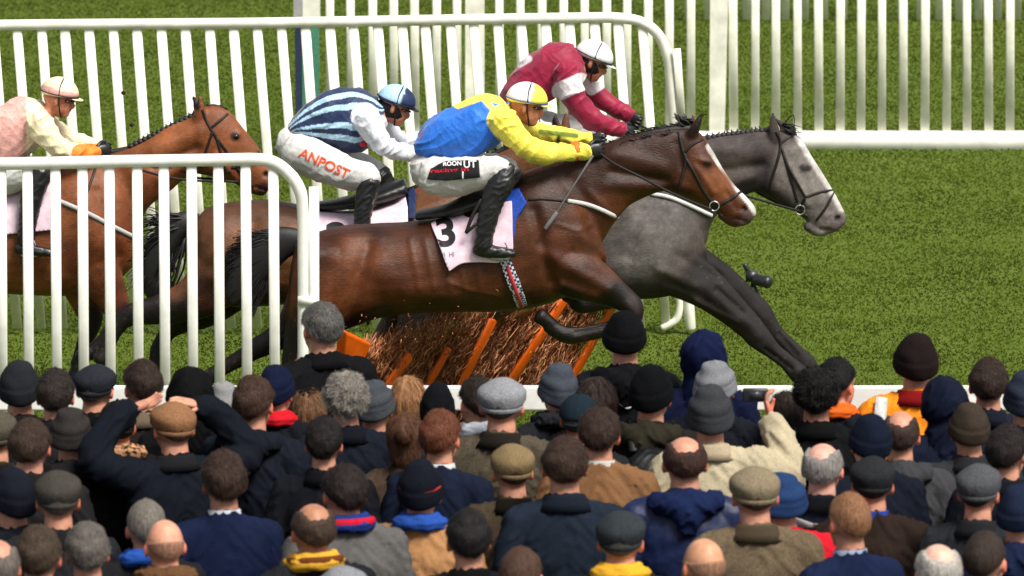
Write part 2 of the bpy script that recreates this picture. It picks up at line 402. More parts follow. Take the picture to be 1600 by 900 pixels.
for (x0, x1, xt0, xt1) in ((727, 757, 727, 757), (1108, 1132, 1110, 1140)):
    g = G(); a, b, c_, d = W(x0, 206, YC), W(x1, 206, YC), W(xt0, -100, YC), W(xt1, -100, YC)
    v = [];
    for p, q in ((a, b), (c_, d)):
        v += [(p.x, YC - .05, p.z), (q.x, YC - .05, q.z), (q.x, YC + .05, q.z), (p.x, YC + .05, p.z)]
    g.add(v, [(0, 3, 2, 1), (4, 5, 6, 7), (0, 1, 5, 4), (1, 2, 6, 5), (2, 3, 7, 6), (3, 0, 4, 7)]); mm = g.mesh('post'); mm.polygons.foreach_set('use_smooth', [False] * 6); link('post', mm, M_white2, t)
# farthest fence: only the feet of its slats are in view
YD = atz(1200, 33, 0).y
t = thing('rail_fence', 'farthest white fence whose slat feet show near the top right', 'fence', atz(1065, 33, 0)); g = G()
for i in range(-3, 18):
    x = 1166 + 30.2 * i; slat(g, x, -170, x + .5, 31, 13, YD)
link('slat_panel', g.mesh('slat_panel'), M_white2, t)
g = G(); a = W(1065, -176, YD); b = W(1720, -176, YD); g.box((a.x, YD - .03, a.z), (b.x, YD + .03, a.z + .07)); link('top_rail', g.mesh('top_rail'), M_white2, t)
# marker post, white above and navy and green below
Ym = YC - .6; t = thing('marker_post', 'square post, white above with navy and green panels below', 'post', W(480, 262, Ym))
a, b = W(462, 250, Ym), W(498, 38, Ym)
g = G(); g.box((a.x, Ym, 0.0), (a.x + .06, Ym + .1, b.z)); mm = g.mesh('navy_panel'); link('navy_panel', mm, mat('navy_panel', (.02, .03, .07), .6), t)
g = G(); g.box((a.x + .063, Ym - .003, 0.0), (b.x, Ym + .1, b.z)); link('green_panel', g.mesh('green_panel'), mat('green_panel', (.06, .20, .13), .6), t)
c_ = W(462, -60, Ym); g = G(); g.box((a.x - .01, Ym - .01, b.z), (a.x + .07, Ym + .11, c_.z)); link('grey_cap', g.mesh('grey_cap'), mat('grey_panel', (.35, .34, .34), .6), t)
g = G(); g.box((a.x + .072, Ym - .012, b.z + .002), (b.x + .01, Ym + .11, c_.z)); link('white_cap', g.mesh('white_cap'), M_white2, t)
for ob in t.children: ob.data.polygons.foreach_set('use_smooth', [False] * len(ob.data.polygons))
# crowd rail
YR = 27.45; t = thing('crowd_rail', 'long white board rail running between the spectators and the track', 'rail', (0, YR, 0))
a = W(800, 603, YR); b = W(800, 641, YR)
g = G(); g.box((-6, YR - .02, b.z), (6, YR + .03, a.z)); mm = g.mesh('board'); mm.polygons.foreach_set('use_smooth', [False] * 6); o = link('board', mm, M_white, t)
md = o.modifiers.new('b', 'BEVEL'); md.width = .012; md.segments = 3
for x in np.arange(-5.5, 6, 1.8):
    g = G(); g.tube([(x, YR + .07, 0, .03), (x, YR + .07, a.z - .03, .03)], n=12, k=1); link('post', g.mesh('post'), M_white, t)

# ------------------------------------------------------------------ hurdle of birch with orange bars
def lerp(a, b, t): return a + (b - a) * t
BL, BR = atz(405, 752, 0), atz(872, 617, 0)
LEAN = Vector((.46, 0.0, .93))
hb = thing('brush_hurdle', 'leaning birch brush hurdle with orange bars under the horses', 'hurdle', BL)
along = (BR - BL); Lh = along.length; ad_ = along.normalized(); nrm = ad_.cross(LEAN).normalized()
if nrm.y > 0: nrm = -nrm
rs = random.Random(5)
def twigs(g, n, u0, u1, v0, v1, l0, l1, fan=.12, off=.05, r=.004):
    for _ in range(n):
        u = rs.uniform(u0, u1); v = rs.uniform(v0, v1) * (.89 + .11 * u); p = BL + along * u + LEAN * v + nrm * rs.uniform(-.04, off)
        d = (LEAN.normalized() + ad_ * rs.gauss(0, fan) + nrm * rs.gauss(0.0, .10)).normalized() * rs.uniform(l0, l1)
        d2 = d * .5 + nrm * rs.gauss(0, .012) + ad_ * rs.gauss(0, .015)
        P = [(*p, r), (*(p + d2), r * .8), (*(p + d), r * .4)]
        g.tube(P, n=3, k=1, cap=False)
g = G(); twigs(g, 7400, -.09, 1, 0, .88, .04, .10, .8, .07, .0035); twigs(g, 3200, -.09, 1, 0, .8, .10, .24, .2, .05, .003); twigs(g, 2400, -.09, 1, .76, .93, .04, .12, .6, .06, .003)
me = g.mesh('brush'); c0 = np.random.RandomState(2).rand(len(me.vertices) // 9 + 1)
k = (np.arange(len(me.vertices)) // 11) % 997 / 997.0; k = np.random.RandomState(4).permutation(997)[(np.arange(len(me.vertices)) // 11) % 997] / 997.0
cc = np.outer(1 - k, np.array(lin(132, 64, 32))) + np.outer(k ** 1.7, np.array(lin(255, 184, 132))); paint(me, cc)
link('brush', me, mat('birch', rough=.7, attr=True, scale=90, bump=.1, mix=.5), hb)
g = G(); g.add([BL + nrm * -.06, BR + nrm * -.06, BR + LEAN * .72 + nrm * -.06, BL + LEAN * .72 + nrm * -.06, BL + nrm * -.02, BR + nrm * -.02, BR + LEAN * .72 + nrm * -.02, BL + LEAN * .72 + nrm * -.02],
    [(0, 1, 2, 3), (7, 6, 5, 4), (0, 4, 5, 1), (1, 5, 6, 2), (2, 6, 7, 3), (3, 7, 4, 0)])
link('core', g.mesh('core'), mat('dense_brush', lin(62, 34, 20), .9, col2=lin(150, 95, 65), scale=70, bump=1, mix=.9), hb)
M_or = mat('orange_padding', (.80, .115, .004), .45, col2=(.84, .14, .006), scale=12, bump=.05, mix=.5)
# picture position -> place on the hurdle face
def onface(px, py, off=.058):
    d = ray(px, py); P0 = BL + nrm * off; t_ = (P0 - CP).dot(nrm) / d.dot(nrm); return CP + d * t_
for (xt, yt, xb, yb, w) in ((985, 430, 866, 640, 11), (912, 472, 848, 575, 0), (900, 440, 792, 604, 12), (770, 500, 700, 640, 11), (700, 545, 655, 625, 8), (640, 556, 598, 612, 11)):
    if not w: continue
    a, b = onface(xt, yt), onface(xb, yb); g = G(); g.tube([(*a, .03, .016), (*b, .03, .016)] if False else [(*a, w / 205, .014), (*b, w / 205, .014)], n=12, k=1, up=tuple(nrm), e=4)
    link('orange_bar', g.mesh('orange_bar'), M_or, hb)
g = G(); q = [onface(x_, y_, .06) for x_, y_ in ((527, 510), (568, 530), (545, 580), (522, 572))]; q += [p + nrm * .07 for p in q]
g.add(q, [(0, 1, 2, 3), (7, 6, 5, 4), (0, 4, 5, 1), (1, 5, 6, 2), (2, 6, 7, 3), (3, 7, 4, 0)]); mm = g.mesh('orange_pad'); mm.polygons.foreach_set('use_smooth', [False] * 6); o = link('orange_pad', mm, M_or, hb)
md = o.modifiers.new('b', 'BEVEL'); md.width = .015; md.segments = 3
# scraps of birch knocked loose
g = G()
for _ in range(170):
    p = W(rs.gauss(660, 55), rs.gauss(500, 22), rs.uniform(31.2, 32.2)); d = Vector((rs.gauss(0, 1), rs.gauss(0, 1), rs.gauss(0, 1))).normalized() * rs.uniform(.003, .013)
    g.tube([(*(p - d), .003), (*(p + d), .002)], n=3, k=1, cap=False)
o = link('brush_debris', g.mesh('brush_debris'), mat('chips', lin(190, 130, 90), .8), None); o['kind'] = 'stuff'
for (x, y, lab) in ((193, 145, 'upper dark clod of turf flying above the left horse'), (206, 195, 'lower dark clod of turf flying above the left horse')):
    g = G(); g.ell((0, 0, 0), (.016, .012, .013), n=12, m=8); mm = g.mesh('turf_clod'); displace(mm, lambda p: .004 * noise.noise(Vector(p) * 120))
    o = link('turf_clod', mm, mat('soil', (.03, .012, .01), .9), None, label=lab, category='clod', group='clods of turf in the air'); o.location = W(x, y, 33.0)
# remote camera
Yk = 36.6; base = W(1183, 500, Yk); t = thing('remote_camera', 'small black camera on a low tripod in the grass behind the grey forelegs', 'camera', base)
M_cam = mat('camera_body', (.012, .013, .016), .4, spec=.6)
g = G(); a = W(1176, 432, Yk); g.box((a.x - .05, Yk - .035, a.z - .035), (a.x + .035, Yk + .035, a.z + .04)); link('body', g.mesh('body'), M_cam, t)
g = G(); b = W(1189, 436, Yk); g.tube([(b.x - .04, Yk - .02, b.z, .042), (b.x + .03, Yk - .06, b.z - .01, .044), (b.x + .045, Yk - .07, b.z - .012, .048)], n=18, k=1); link('lens', g.mesh('lens'), M_cam, t)
g = G(); c_ = W(1164, 414, Yk); g.tube([(a.x - .03, Yk, a.z + .03, .017), (c_.x, Yk, c_.z, .02)], n=12, k=1); link('flash', g.mesh('flash'), M_cam, t)
for q in (0, 2.1, 4.2):
    g = G(); g.tube([(a.x, Yk, a.z - .04, .012), (a.x + .16 * math.cos(q), Yk + .16 * math.sin(q), 0, .008)], n=8, k=1); link('leg', g.mesh('leg'), M_cam, t)

# ------------------------------------------------------------------ horses
def relief(me, strokes):
    """muscle relief: strokes of (points px, radius px, height m) pushed along the normal"""
    c, nn = vco(me), vno(me); d = c - np.array(CP); t = d @ np.array(FW)
    P = np.stack([800 + F * (d @ np.array(RT)) / t, 450 - F * (d @ np.array(UP)) / t], 1); tot = np.zeros(len(c))
    for pts, rad, hgt in strokes:
        best = np.full(len(c), 1e9); pts = [np.array(p, float) for p in pts]
        if len(pts) == 1: pts = pts * 2
        for a, b in zip(pts[:-1], pts[1:]):
            ab = b - a; L = max(ab @ ab, 1e-6); u = np.clip(((P - a) @ ab) / L, 0, 1)
            best = np.minimum(best, np.linalg.norm(P - (a + u[:, None] * ab), axis=1))
        tot += 1.7 * hgt * np.exp(-(best / rad) ** 2)
    tot *= np.clip(np.abs(nn[:, 1]) * 1.6, 0, 1)
    me.vertices.foreach_set('co', (c + nn * tot[:, None]).astype(np.float32).ravel()); me.update()

def limb(g, pts, Y, n=14, k=4):
    """(px,py,radius px across, radius m in depth, dy)"""
    s = S(Y); g.tube([(*W(x, y, Y + dy), r / s, rd) for x, y, r, rd, dy in pts], n=n, k=k)
def hoof(g, x, y, ang, Y, dy, r=.055, L=.075):
    """ang: picture direction (degrees, 0 = right, 90 = down) in which the sole faces"""
    p = W(x, y, Y + dy); d = Vector((math.cos(R(ang)), 0, -math.sin(R(ang))))
    g.tube([(*(p - d * L * .9), r * .72), (*p, r * .92), (*(p + d * L * .35), r * 1.05)], n=16, k=2)
def strands(g, roots, tips, n, r, rng, droop=.03, curl=.02):
    """n tapered locks from points along roots to points along tips (3-D polylines)"""
    ra, ta = catmull([tuple(p) for p in roots], 12), catmull([tuple(p) for p in tips], 12)
    for _ in range(n):
        u = rng.random(); a = ra[int(u * (len(ra) - 1))]; u2 = min(max(u + rng.gauss(0, .06), 0), 1); b = ta[int(u2 * (len(ta) - 1))]
        j = np.array([rng.gauss(0, curl) for _ in range(3)]); m_ = (a + b) / 2 + j + np.array((0, 0, droop * rng.random())); b = b + np.array([rng.gauss(0, curl) for _ in range(3)])
        g.tube([(*a, r), (*m_, r * .9), (*b, r * .25)], n=5, k=3, cap=False)

def horse_base(label, Y, build, rel, colour, strokes, kind, origin, vox=.0125):
    t = thing('racehorse', label, 'horse', W(*origin, Y), 'racehorses jumping the hurdle')
    g = G(); build(g); me = remesh(g, 'body', vox, 3); relief(me, rel)
    displace(me, lambda p: .0022 * noise.noise(Vector(p) * 9) + .0010 * noise.noise(Vector((p[0] * 30, p[1] * 30, p[2] * 14))))
    cols = segpaint(me, colour, strokes); rs_ = np.random.RandomState(3)
    for i, p in enumerate(vco(me)):
        v = Vector(p); f_ = (.84 if kind in ('brown', 'chestnut') else .72) * (1 + .42 * noise.noise(v * 5) + .32 * noise.noise(Vector((v.x * 9, v.y * 12, v.z * 20))) + .18 * noise.noise(v * 45)); cols[i] *= f_
        if v.z < .95 and noise.noise(v * 48) > .50 and noise.noise(v * 7) > -.05: cols[i] = cols[i] * .55 + np.array((.09, .065, .045)) * .45      # mud flecks
    paint(me, cols)
    m_ = mat('coat_' + kind, rough=.40 if kind != 'grey' else .7, attr=True, scale=200, stretch=(.18, 1, 1), bump=.4, mix=.5, spec=.3, kind='dapple' if kind == 'grey' else None)
    link('body', me, m_, t); return t, me, bvh(me)
M_mane = mat('black_hair', (.010, .009, .009), .45, scale=300, bump=.3, spec=.4)
M_manegrey = mat('dark_grey_hair', (.028, .026, .026), .5, scale=300, bump=.3)
M_eye = mat('eye_gloss', (.006, .004, .003), .08, spec=.8, bump=0)
M_silver = mat('silver_fleece', (.50, .50, .50), .7, scale=200, bump=.6)
M_pink = mat('pale_pink_cloth', lin(236, 208, 222), .75, col2=lin(240, 215, 228), scale=20, bump=.25, mix=.5, bscale=14)
M_ink = mat('black_ink', (.012, .012, .014), .6, bump=0)
M_blue = mat('royal_blue_cloth', lin(24, 66, 160), .7, scale=30, bump=.2)
M_navy = mat('navy_cloth', lin(30, 42, 80), .7, scale=30, bump=.2)
def pix(Y, dy=0):
    return lambda *q: W(q[0], q[1], Y + dy)

# ---- bay horse number 3
Y3 = 31.6
def b3(g):
    g.slab([(476, 372, 466, 440, .10), (492, 364, 480, 480, .20), (530, 355, 528, 515, .265), (580, 350, 588, 497, .285), (640, 347, 650, 488, .30), (705, 338, 712, 486, .31), (762, 312, 772, 486, .30), (808, 282, 835, 480, .275), (850, 262, 888, 462, .24), (885, 258, 925, 440, .20), (912, 272, 948, 408, .13)], Y3)
    g.slab([(800, 278, 868, 430, .15), (852, 256, 925, 400, .15), (905, 240, 957, 352, .125), (955, 221, 982, 322, .105), (1003, 207, 1018, 304, .09), (1045, 200, 1040, 298, .085), (1080, 200, 1058, 300, .08)], Y3)
    g.slab([(1070, 203, 1040, 288, .075), (1092, 206, 1058, 303, .10), (1110, 230, 1080, 312, .105), (1130, 264, 1107, 324, .082), (1150, 291, 1127, 336, .062), (1168, 309, 1141, 349, .056), (1180, 323, 1157, 354, .054), (1182, 334, 1170, 350, .035)], Y3, n=24)
    # near thigh and hind leg
    limb(g, [(520, 400, 62, .12, -.13), (505, 450, 56, .12, -.14), (490, 500, 44, .10, -.14), (472, 550, 32, .08, -.13), (458, 600, 22, .06, -.12), (448, 640, 17, .05, -.12), (420, 675, 12, .033, -.12), (392, 692, 13, .035, -.12), (375, 708, 14, .04, -.12)], Y3)
    limb(g, [(505, 440, 50, .11, .13), (480, 480, 38, .09, .14), (455, 512, 27, .07, .14), (425, 532, 20, .055, .14), (400, 545, 17, .05, .14), (370, 563, 13, .035, .14), (340, 580, 12, .033, .14), (322, 592, 13, .038, .14), (312, 600, 13, .04, .14)], Y3)
    hoof(g, 372, 715, 120, Y3, -.12); hoof(g, 306, 606, 130, Y3, .14)
    # near foreleg folded under, far foreleg folded a little higher
    limb(g, [(868, 400, 52, .09, -.14), (905, 428, 42, .09, -.15), (945, 450, 29, .07, -.15), (975, 468, 20, .052, -.15), (990, 482, 17, .05, -.15), (985, 500, 15, .042, -.15), (955, 512, 12.5, .034, -.15), (920, 521, 12.5, .034, -.15), (890, 524, 14, .038, -.15), (872, 518, 13, .038, -.15), (858, 508, 13, .04, -.15)], Y3)
    hoof(g, 850, 498, 215, Y3, -.15, r=.052)
    limb(g, [(870, 410, 45, .08, .13), (905, 425, 34, .08, .14), (935, 440, 25, .06, .14), (958, 452, 19, .05, .14), (966, 465, 15, .04, .14), (940, 474, 12, .034, .14), (912, 478, 13, .036, .14), (898, 472, 13, .038, .14)], Y3)
    hoof(g, 892, 464, 215, Y3, .14, r=.05)
    # ears, jowl, lower lip
    limb(g, [(1082, 212, 9, .022, -.055), (1088, 196, 8, .018, -.065), (1098, 176, 2.5, .006, -.062)], Y3); limb(g, [(1076, 214, 9, .022, .055), (1078, 198, 8, .018, .065), (1084, 180, 2.5, .006, .062)], Y3)
    g.ell(W(1070, 285, Y3), (.10, .098, .085), n=20)
    limb(g, [(1128, 335, 8, .035, 0), (1143, 346, 8, .036, 0), (1152, 349, 7, .034, 0)], Y3)
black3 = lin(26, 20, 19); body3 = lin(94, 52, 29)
rel3 = [([(880, 280), (920, 330), (935, 385)], 12, -.014), ([(830, 300), (860, 360), (900, 410)], 34, .014), ([(850, 395), (905, 428), (950, 452)], 11, .012), ([(835, 330), (852, 405), (862, 440)], 9, -.014),
        ([(880, 445), (930, 462)], 7, .008), ([(895, 395), (930, 402)], 8, -.010), ([(905, 365), (945, 395)], 12, .010),
        ([(540, 375), (520, 440), (500, 500)], 26, .015), ([(575, 385), (560, 440), (548, 500)], 11, -.016), ([(495, 400), (470, 480)], 9, .010), ([(590, 420), (640, 455), (700, 462)], 22, .010), ([(600, 470), (700, 478)], 9, -.006)]
rel3 += [([(980, 478), (992, 492)], 8, .006), ([(955, 507), (900, 519)], 3.5, -.007), ([(878, 522)], 7, .005), ([(920, 300), (960, 340), (975, 330)], 6, .005), ([(870, 350), (900, 360), (925, 352)], 2.5, .004), ([(700, 440), (740, 455), (780, 462)], 3, .0035), ([(540, 470), (560, 430), (600, 400)], 3, .003)]
rel3 += [([(640 + i * 24, 375), (655 + i * 24, 450)], 4.5, .0035) for i in range(5)]
rel3 += [([(1088, 262), (1115, 300)], 5, .007), ([(1058, 225), (1066, 262)], 7, -.006), ([(1096, 250), (1108, 254)], 5, .008), ([(960, 240), (1035, 262)], 13, .010), ([(950, 290), (1030, 292)], 9, .008), ([(955, 268), (1040, 282)], 7, -.010), ([(1135, 300), (1152, 328)], 4, -.005), ([(1162, 326)], 4, -.012), ([(1150, 342), (1166, 347)], 2.5, -.006)]
st3 = [([(835, 300), (900, 270), (980, 255), (1030, 245)], 26, 30, lin(62, 36, 24)), ([(640, 352), (520, 372), (490, 390)], 14, 26, lin(72, 40, 26)), ([(820, 285), (960, 235), (1070, 208)], 10, 22, lin(60, 33, 22)), ([(840, 480), (700, 488), (560, 510)], 14, 26, lin(66, 36, 24)),  # first stroke darkens the neck: partly dark bay coat, partly shade painted in
       ([(990, 482), (955, 512), (872, 518), (850, 500)], 14, 16, black3), ([(935, 450), (985, 478)], 14, 20, lin(38, 24, 20)), ([(966, 460), (900, 474), (890, 464)], 14, 12, black3),
       ([(470, 585), (440, 640), (372, 712)], 30, 26, black3), ([(440, 530), (306, 606)], 28, 18, black3), ([(1109, 230), (1131, 263), (1153, 293), (1173, 316), (1181, 332)], 4.6, 3, lin(232, 226, 220)),
       ([(1084, 205), (1098, 177)], 3, 5, black3), ([(1163, 327)], 3.2, 3, (.004, .003, .003)), ([(1170, 340), (1160, 350)], 6, 7, lin(105, 80, 76)), ([(1150, 346), (1135, 342)], 3, 5, lin(80, 52, 42)), ([(1105, 256)], 4, 5, lin(40, 22, 18)),
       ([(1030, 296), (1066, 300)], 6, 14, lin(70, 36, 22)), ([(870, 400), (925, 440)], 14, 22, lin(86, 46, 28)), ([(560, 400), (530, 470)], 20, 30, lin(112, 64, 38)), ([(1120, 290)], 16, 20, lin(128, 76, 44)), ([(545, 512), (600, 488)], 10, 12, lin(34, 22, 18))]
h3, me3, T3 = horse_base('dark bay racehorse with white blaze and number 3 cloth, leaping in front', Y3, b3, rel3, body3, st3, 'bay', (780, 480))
P = pix(Y3)
def eyes(h, x, y, Y, d):
    for dy in (-d, d):
        g = G(); g.ell(W(x, y, Y + dy), (.021, .010, .017)); link('eye', g.mesh('eye'), M_eye, h)
eyes(h3, 1104, 256, Y3, .083)
rn = random.Random(11); g = G()
g.slab([(940, 226, 945, 244, .03), (975, 215, 980, 230, .03), (1010, 204, 1014, 220, .03), (1050, 196, 1052, 212, .03), (1080, 194, 1080, 210, .028)], Y3, n=10)
strands(g, [P(930, 238), P(980, 218), P(1030, 204), P(1085, 196)], [P(925, 236), P(965, 215), P(1015, 200), P(1068, 190)], 160, .0045, rn, .0, .006)
strands(g, [P(1072, 202), P(1090, 200)], [P(1052, 178), P(1066, 186)], 28, .006, rn, .02, .015)
strands(g, [W(940, 236, Y3 - .03), W(1010, 212, Y3 - .03), W(1060, 206, Y3 - .03)], [W(934, 240, Y3 - .07), W(1000, 216, Y3 - .06), W(1050, 208, Y3 - .05)], 60, .005, rn, .0, .008)
link('mane', g.mesh('mane'), M_mane, h3)
g = G(); tl = [(478, 372), (450, 365), (418, 372), (385, 395), (365, 430), (352, 470)]
g.slab([(480, 364, 474, 394, .04), (455, 355, 452, 402, .05), (425, 356, 430, 424, .05), (394, 368, 413, 444, .05), (370, 392, 398, 462, .045), (356, 424, 380, 474, .035), (350, 455, 362, 480, .02)], Y3, n=14)
strands(g, [P(474, 370), P(440, 370), P(420, 420)], [P(378, 366), P(340, 430), P(392, 490)], 420, .0055, rn, .0, .02)
link('tail', g.mesh('tail'), M_mane, h3)

def bridle(T, h, Y, straps_, r=.0085, m_=M_strap, name='bridle'):
    g = G()
    for s_ in straps_:
        strap(g, T, s_, r, Y)
        # same strap on the far cheek
    link(name, g.mesh(name), m_, h)
bridle(T3, h3, Y3, [[(1062, 208), (1066, 232), (1072, 250), (1066, 275), (1058, 302)], [(1060, 206), (1066, 230), (1072, 248)], [(1070, 238), (1082, 226), (1098, 218)], [(1072, 248), (1085, 270), (1100, 300), (1112, 315)], [(1112, 318), (1121, 330), (1128, 338)], [(1120, 322), (1140, 312), (1158, 300)], [(1112, 316), (1104, 326), (1094, 318)]], .010)
g = G(); q = W(1116, 322, Y3 - .07); 
for i in range(13):
    a0 = i / 12 * 6.283; 
g.tube([(q.x + .03 * math.cos(i / 12 * 6.283), q.y - .004, q.z + .03 * math.sin(i / 12 * 6.283), .005) for i in range(13)], n=6, k=1)
link('bit_ring', g.mesh('bit_ring'), M_steel, h3)
# breast girth, pale sheepskin strip
g = G(); strap(g, T3, [(826, 312), (850, 311), (890, 315)], .009, Y3); link('breastplate_strap', g.mesh('breastplate_strap'), M_strap, h3)
g = G(); strap(g, T3, [(888, 314), (915, 319), (940, 328), (966, 341)], .014, Y3, off=.008, flat=.7); link('breastplate_fleece', g.mesh('breastplate_fleece'), mat('white_fleece', (.6, .6, .6), .8, scale=150, bump=.8), h3)
# saddle, number cloth, girth
me = drape(T3, [(812, 292), (826, 318), (808, 345), (800, 400), (790, 400), (786, 300)], Y3, .012, 7, .006); link('blue_pad', me, M_blue, h3)
cl = drape(T3, [(671, 350), (688, 337), (706, 331), (722, 333), (735, 341), (760, 322), (802, 312), (803, 350), (804, 386), (798, 400), (776, 413), (745, 412), (720, 414), (701, 427), (690, 400), (680, 372)], Y3, .024, 6, .008)
sc_ = link('saddle_cloth', cl, M_pink, h3); TC = bvh(cl)
me = textdrape(TC, '3', 683, 385, 42, -8, Y3, .004, 1.12, .03); link('number', me, M_ink, sc_)
me = textdrape(TC, 'II  HI', 692, 402, 8, -4, Y3, .004, .8, .0, 3); link('small_print', me, mat('faded_ink', (.25, .22, .24), .7), sc_)
g = G(); g.slab([(648, 330, 650, 344, .10), (690, 322, 696, 338, .15), (730, 304, 740, 332, .18), (765, 288, 775, 318, .18), (800, 268, 806, 296, .15), (815, 262, 818, 285, .09)], Y3, n=20); me = remesh(g, 'saddle', .012, 3); link('saddle', me, M_black, h3)
M_girth = bpy.data.materials.new('patterned_webbing'); M_girth.use_nodes = True; n = M_girth.node_tree; B = n.nodes['Principled BSDF']; B.inputs['Roughness'].default_value = .7
tc = n.nodes.new('ShaderNodeTexCoord'); mp = n.nodes.new('ShaderNodeMapping'); mp.inputs['Rotation'].default_value = (0, R(20), 0); n.links.new(tc.outputs['Object'], mp.inputs[0])
ck = n.nodes.new('ShaderNodeTexChecker'); ck.inputs['Scale'].default_value = 62; ck.inputs['Color1'].default_value = (.62, .62, .62, 1); ck.inputs['Color2'].default_value = (.012, .03, .14, 1); n.links.new(mp.outputs[0], ck.inputs[0]); n.links.new(ck.outputs[0], B.inputs['Base Color'])
me = drape(T3, [(776, 398), (796, 398), (812, 436), (826, 478), (809, 484), (790, 440)], Y3, .016, 6, .005); gi = link('girth', me, M_girth, h3); TG = bvh(me)
g = G(); strap(g, TG, [(787, 400), (800, 438), (816, 480)], .012, Y3, .003); link('girth_stripe', g.mesh('girth_stripe'), mat('red_stripe', (.55, .04, .05), .6), gi)

# ---- grey horse
YG = 33.8
def bg_(g):
    g.slab([(640, 372, 640, 470, .12), (665, 350, 665, 492, .26), (720, 345, 735, 500, .29), (800, 342, 812, 488, .30), (880, 325, 890, 480, .30), (950, 305, 965, 468, .28), (1010, 296, 1030, 465, .26), (1055, 300, 1075, 452, .22), (1085, 318, 1098, 435, .15), (1096, 345, 1106, 415, .09)], YG)
    g.slab([(960, 290, 1050, 430, .15), (1010, 262, 1098, 390, .14), (1050, 236, 1114, 345, .12), (1100, 217, 1140, 316, .105), (1150, 208, 1172, 302, .092), (1190, 203, 1188, 300, .085), (1215, 204, 1204, 304, .08)], YG)
    g.slab([(1206, 206, 1176, 296, .075), (1230, 206, 1196, 306, .10), (1250, 214, 1218, 318, .105), (1266, 240, 1240, 330, .088), (1283, 266, 1256, 342, .068), (1298, 291, 1268, 352, .060), (1311, 314, 1279, 362, .058), (1322, 337, 1295, 365, .054), (1322, 348, 1308, 361, .034)], YG, n=24)
    limb(g, [(1213, 222, 10, .024, -.055), (1209, 200, 9, .020, -.062), (1208, 175, 2.5, .006, -.06)], YG); limb(g, [(1224, 214, 9, .022, .05), (1226, 200, 8, .018, .055), (1212, 186, 3, .006, .06)], YG)
    g.ell(W(1212, 286, YG), (.105, .10, .10))
    limb(g, [(1262, 352, 9, .036, 0), (1276, 360, 9, .036, 0), (1288, 362, 8, .034, 0)], YG)
    limb(g, [(1020, 400, 55, .09, -.13), (1062, 425, 42, .09, -.14), (1105, 452, 33, .08, -.14), (1145, 486, 25, .06, -.14), (1172, 512, 21, .052, -.14), (1186, 528, 20, .052, -.14), (1208, 548, 14, .038, -.14), (1230, 566, 13, .034, -.14), (1246, 582, 16, .04, -.14), (1258, 594, 14, .04, -.14)], YG)
    hoof(g, 1268, 606, 50, YG, -.14)
    limb(g, [(1050, 400, 45, .085, .13), (1095, 422, 34, .08, .14), (1135, 445, 26, .06, .14), (1170, 472, 20, .052, .14), (1188, 490, 20, .05, .14), (1212, 520, 13.5, .036, .14), (1240, 548, 13.5, .034, .14), (1258, 566, 16, .04, .14), (1268, 578, 14, .04, .14)], YG)
    hoof(g, 1276, 590, 50, YG, .14)
    for dy, o_ in ((-.13, 0), (.13, -40)):
        limb(g, [(690, 400, 60, .12, dy), (672 + o_ * .3, 450, 52, .11, dy), (655 + o_ * .6, 500, 36, .08, dy), (635 + o_, 545, 22, .06, dy), (622 + o_, 570, 17, .05, dy), (590 + o_, 600, 12, .034, dy), (565 + o_, 618, 13, .038, dy), (552 + o_, 630, 13, .04, dy)], YG)
        hoof(g, 546 + o_, 636, 130, YG, dy)
dg_ = lin(50, 40, 36)
relg = [([(1072, 305), (1098, 340), (1102, 395)], 13, -.008), ([(990, 340), (1030, 400)], 30, .012), ([(1030, 420), (1100, 450), (1160, 500)], 9, .010), ([(1060, 400), (1120, 432)], 8, -.010), ([(1100, 232), (1190, 240)], 13, .009), ([(1105, 300), (1175, 275)], 10, .010), ([(1110, 270), (1190, 258)], 8, -.010), ([(1236, 262), (1262, 320)], 5, .008), ([(1256, 262)], 6, .008), ([(1290, 300), (1296, 330)], 4, -.005), ([(1309, 341)], 4, -.012), ([(1283, 358), (1300, 360)], 2.5, -.006), ([(1000, 330), (980, 400)], 10, -.01), ([(1172, 508), (1184, 524)], 9, .008), ([(1196, 546), (1236, 576)], 3.5, -.007), ([(1120, 452), (1160, 488)], 5, -.009), ([(1088, 470), (1150, 502)], 5, .008), ([(1180, 484), (1192, 496)], 8, .006), ([(1218, 522), (1246, 556)], 3, -.006), ([(1246, 580)], 7, .006)]
stg = [([(1250, 260), (1290, 330), (1300, 345)], 26, 26, lin(136, 128, 124)), ([(1248, 214), (1262, 238), (1292, 284), (1316, 325)], 3, 6, lin(228, 224, 220)), ([(1100, 225), (1190, 215)], 8, 22, lin(82, 74, 72)), ([(1130, 310), (1190, 285), (1190, 240)], 6, 18, lin(58, 50, 50)),
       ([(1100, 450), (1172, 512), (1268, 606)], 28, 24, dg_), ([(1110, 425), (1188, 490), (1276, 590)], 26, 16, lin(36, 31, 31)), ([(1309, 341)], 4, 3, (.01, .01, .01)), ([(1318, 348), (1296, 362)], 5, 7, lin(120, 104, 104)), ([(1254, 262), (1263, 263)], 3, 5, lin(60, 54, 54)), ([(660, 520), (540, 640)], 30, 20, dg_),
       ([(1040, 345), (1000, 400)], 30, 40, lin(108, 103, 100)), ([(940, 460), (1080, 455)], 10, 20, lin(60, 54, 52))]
hg, meg, TGy = horse_base('grey racehorse with pale dappled face, front legs stretched out to land', YG, bg_, relg, lin(80, 71, 65), stg, 'grey', (980, 480))
eyes(hg, 1258, 262, YG, .076)
g = G()
for i in range(17):
    u = i / 16; x = 1085 + 120 * u; y = 224 - 21 * u ** .55; g.ell(W(x, y, YG - .01), (.022, .022, .022), n=10, m=8); rg = random.Random(i)
    g.tube([(*W(x, y, YG), .010), (*W(x + rg.uniform(-5, 5), y - 7, YG), .004)], n=6, k=1)
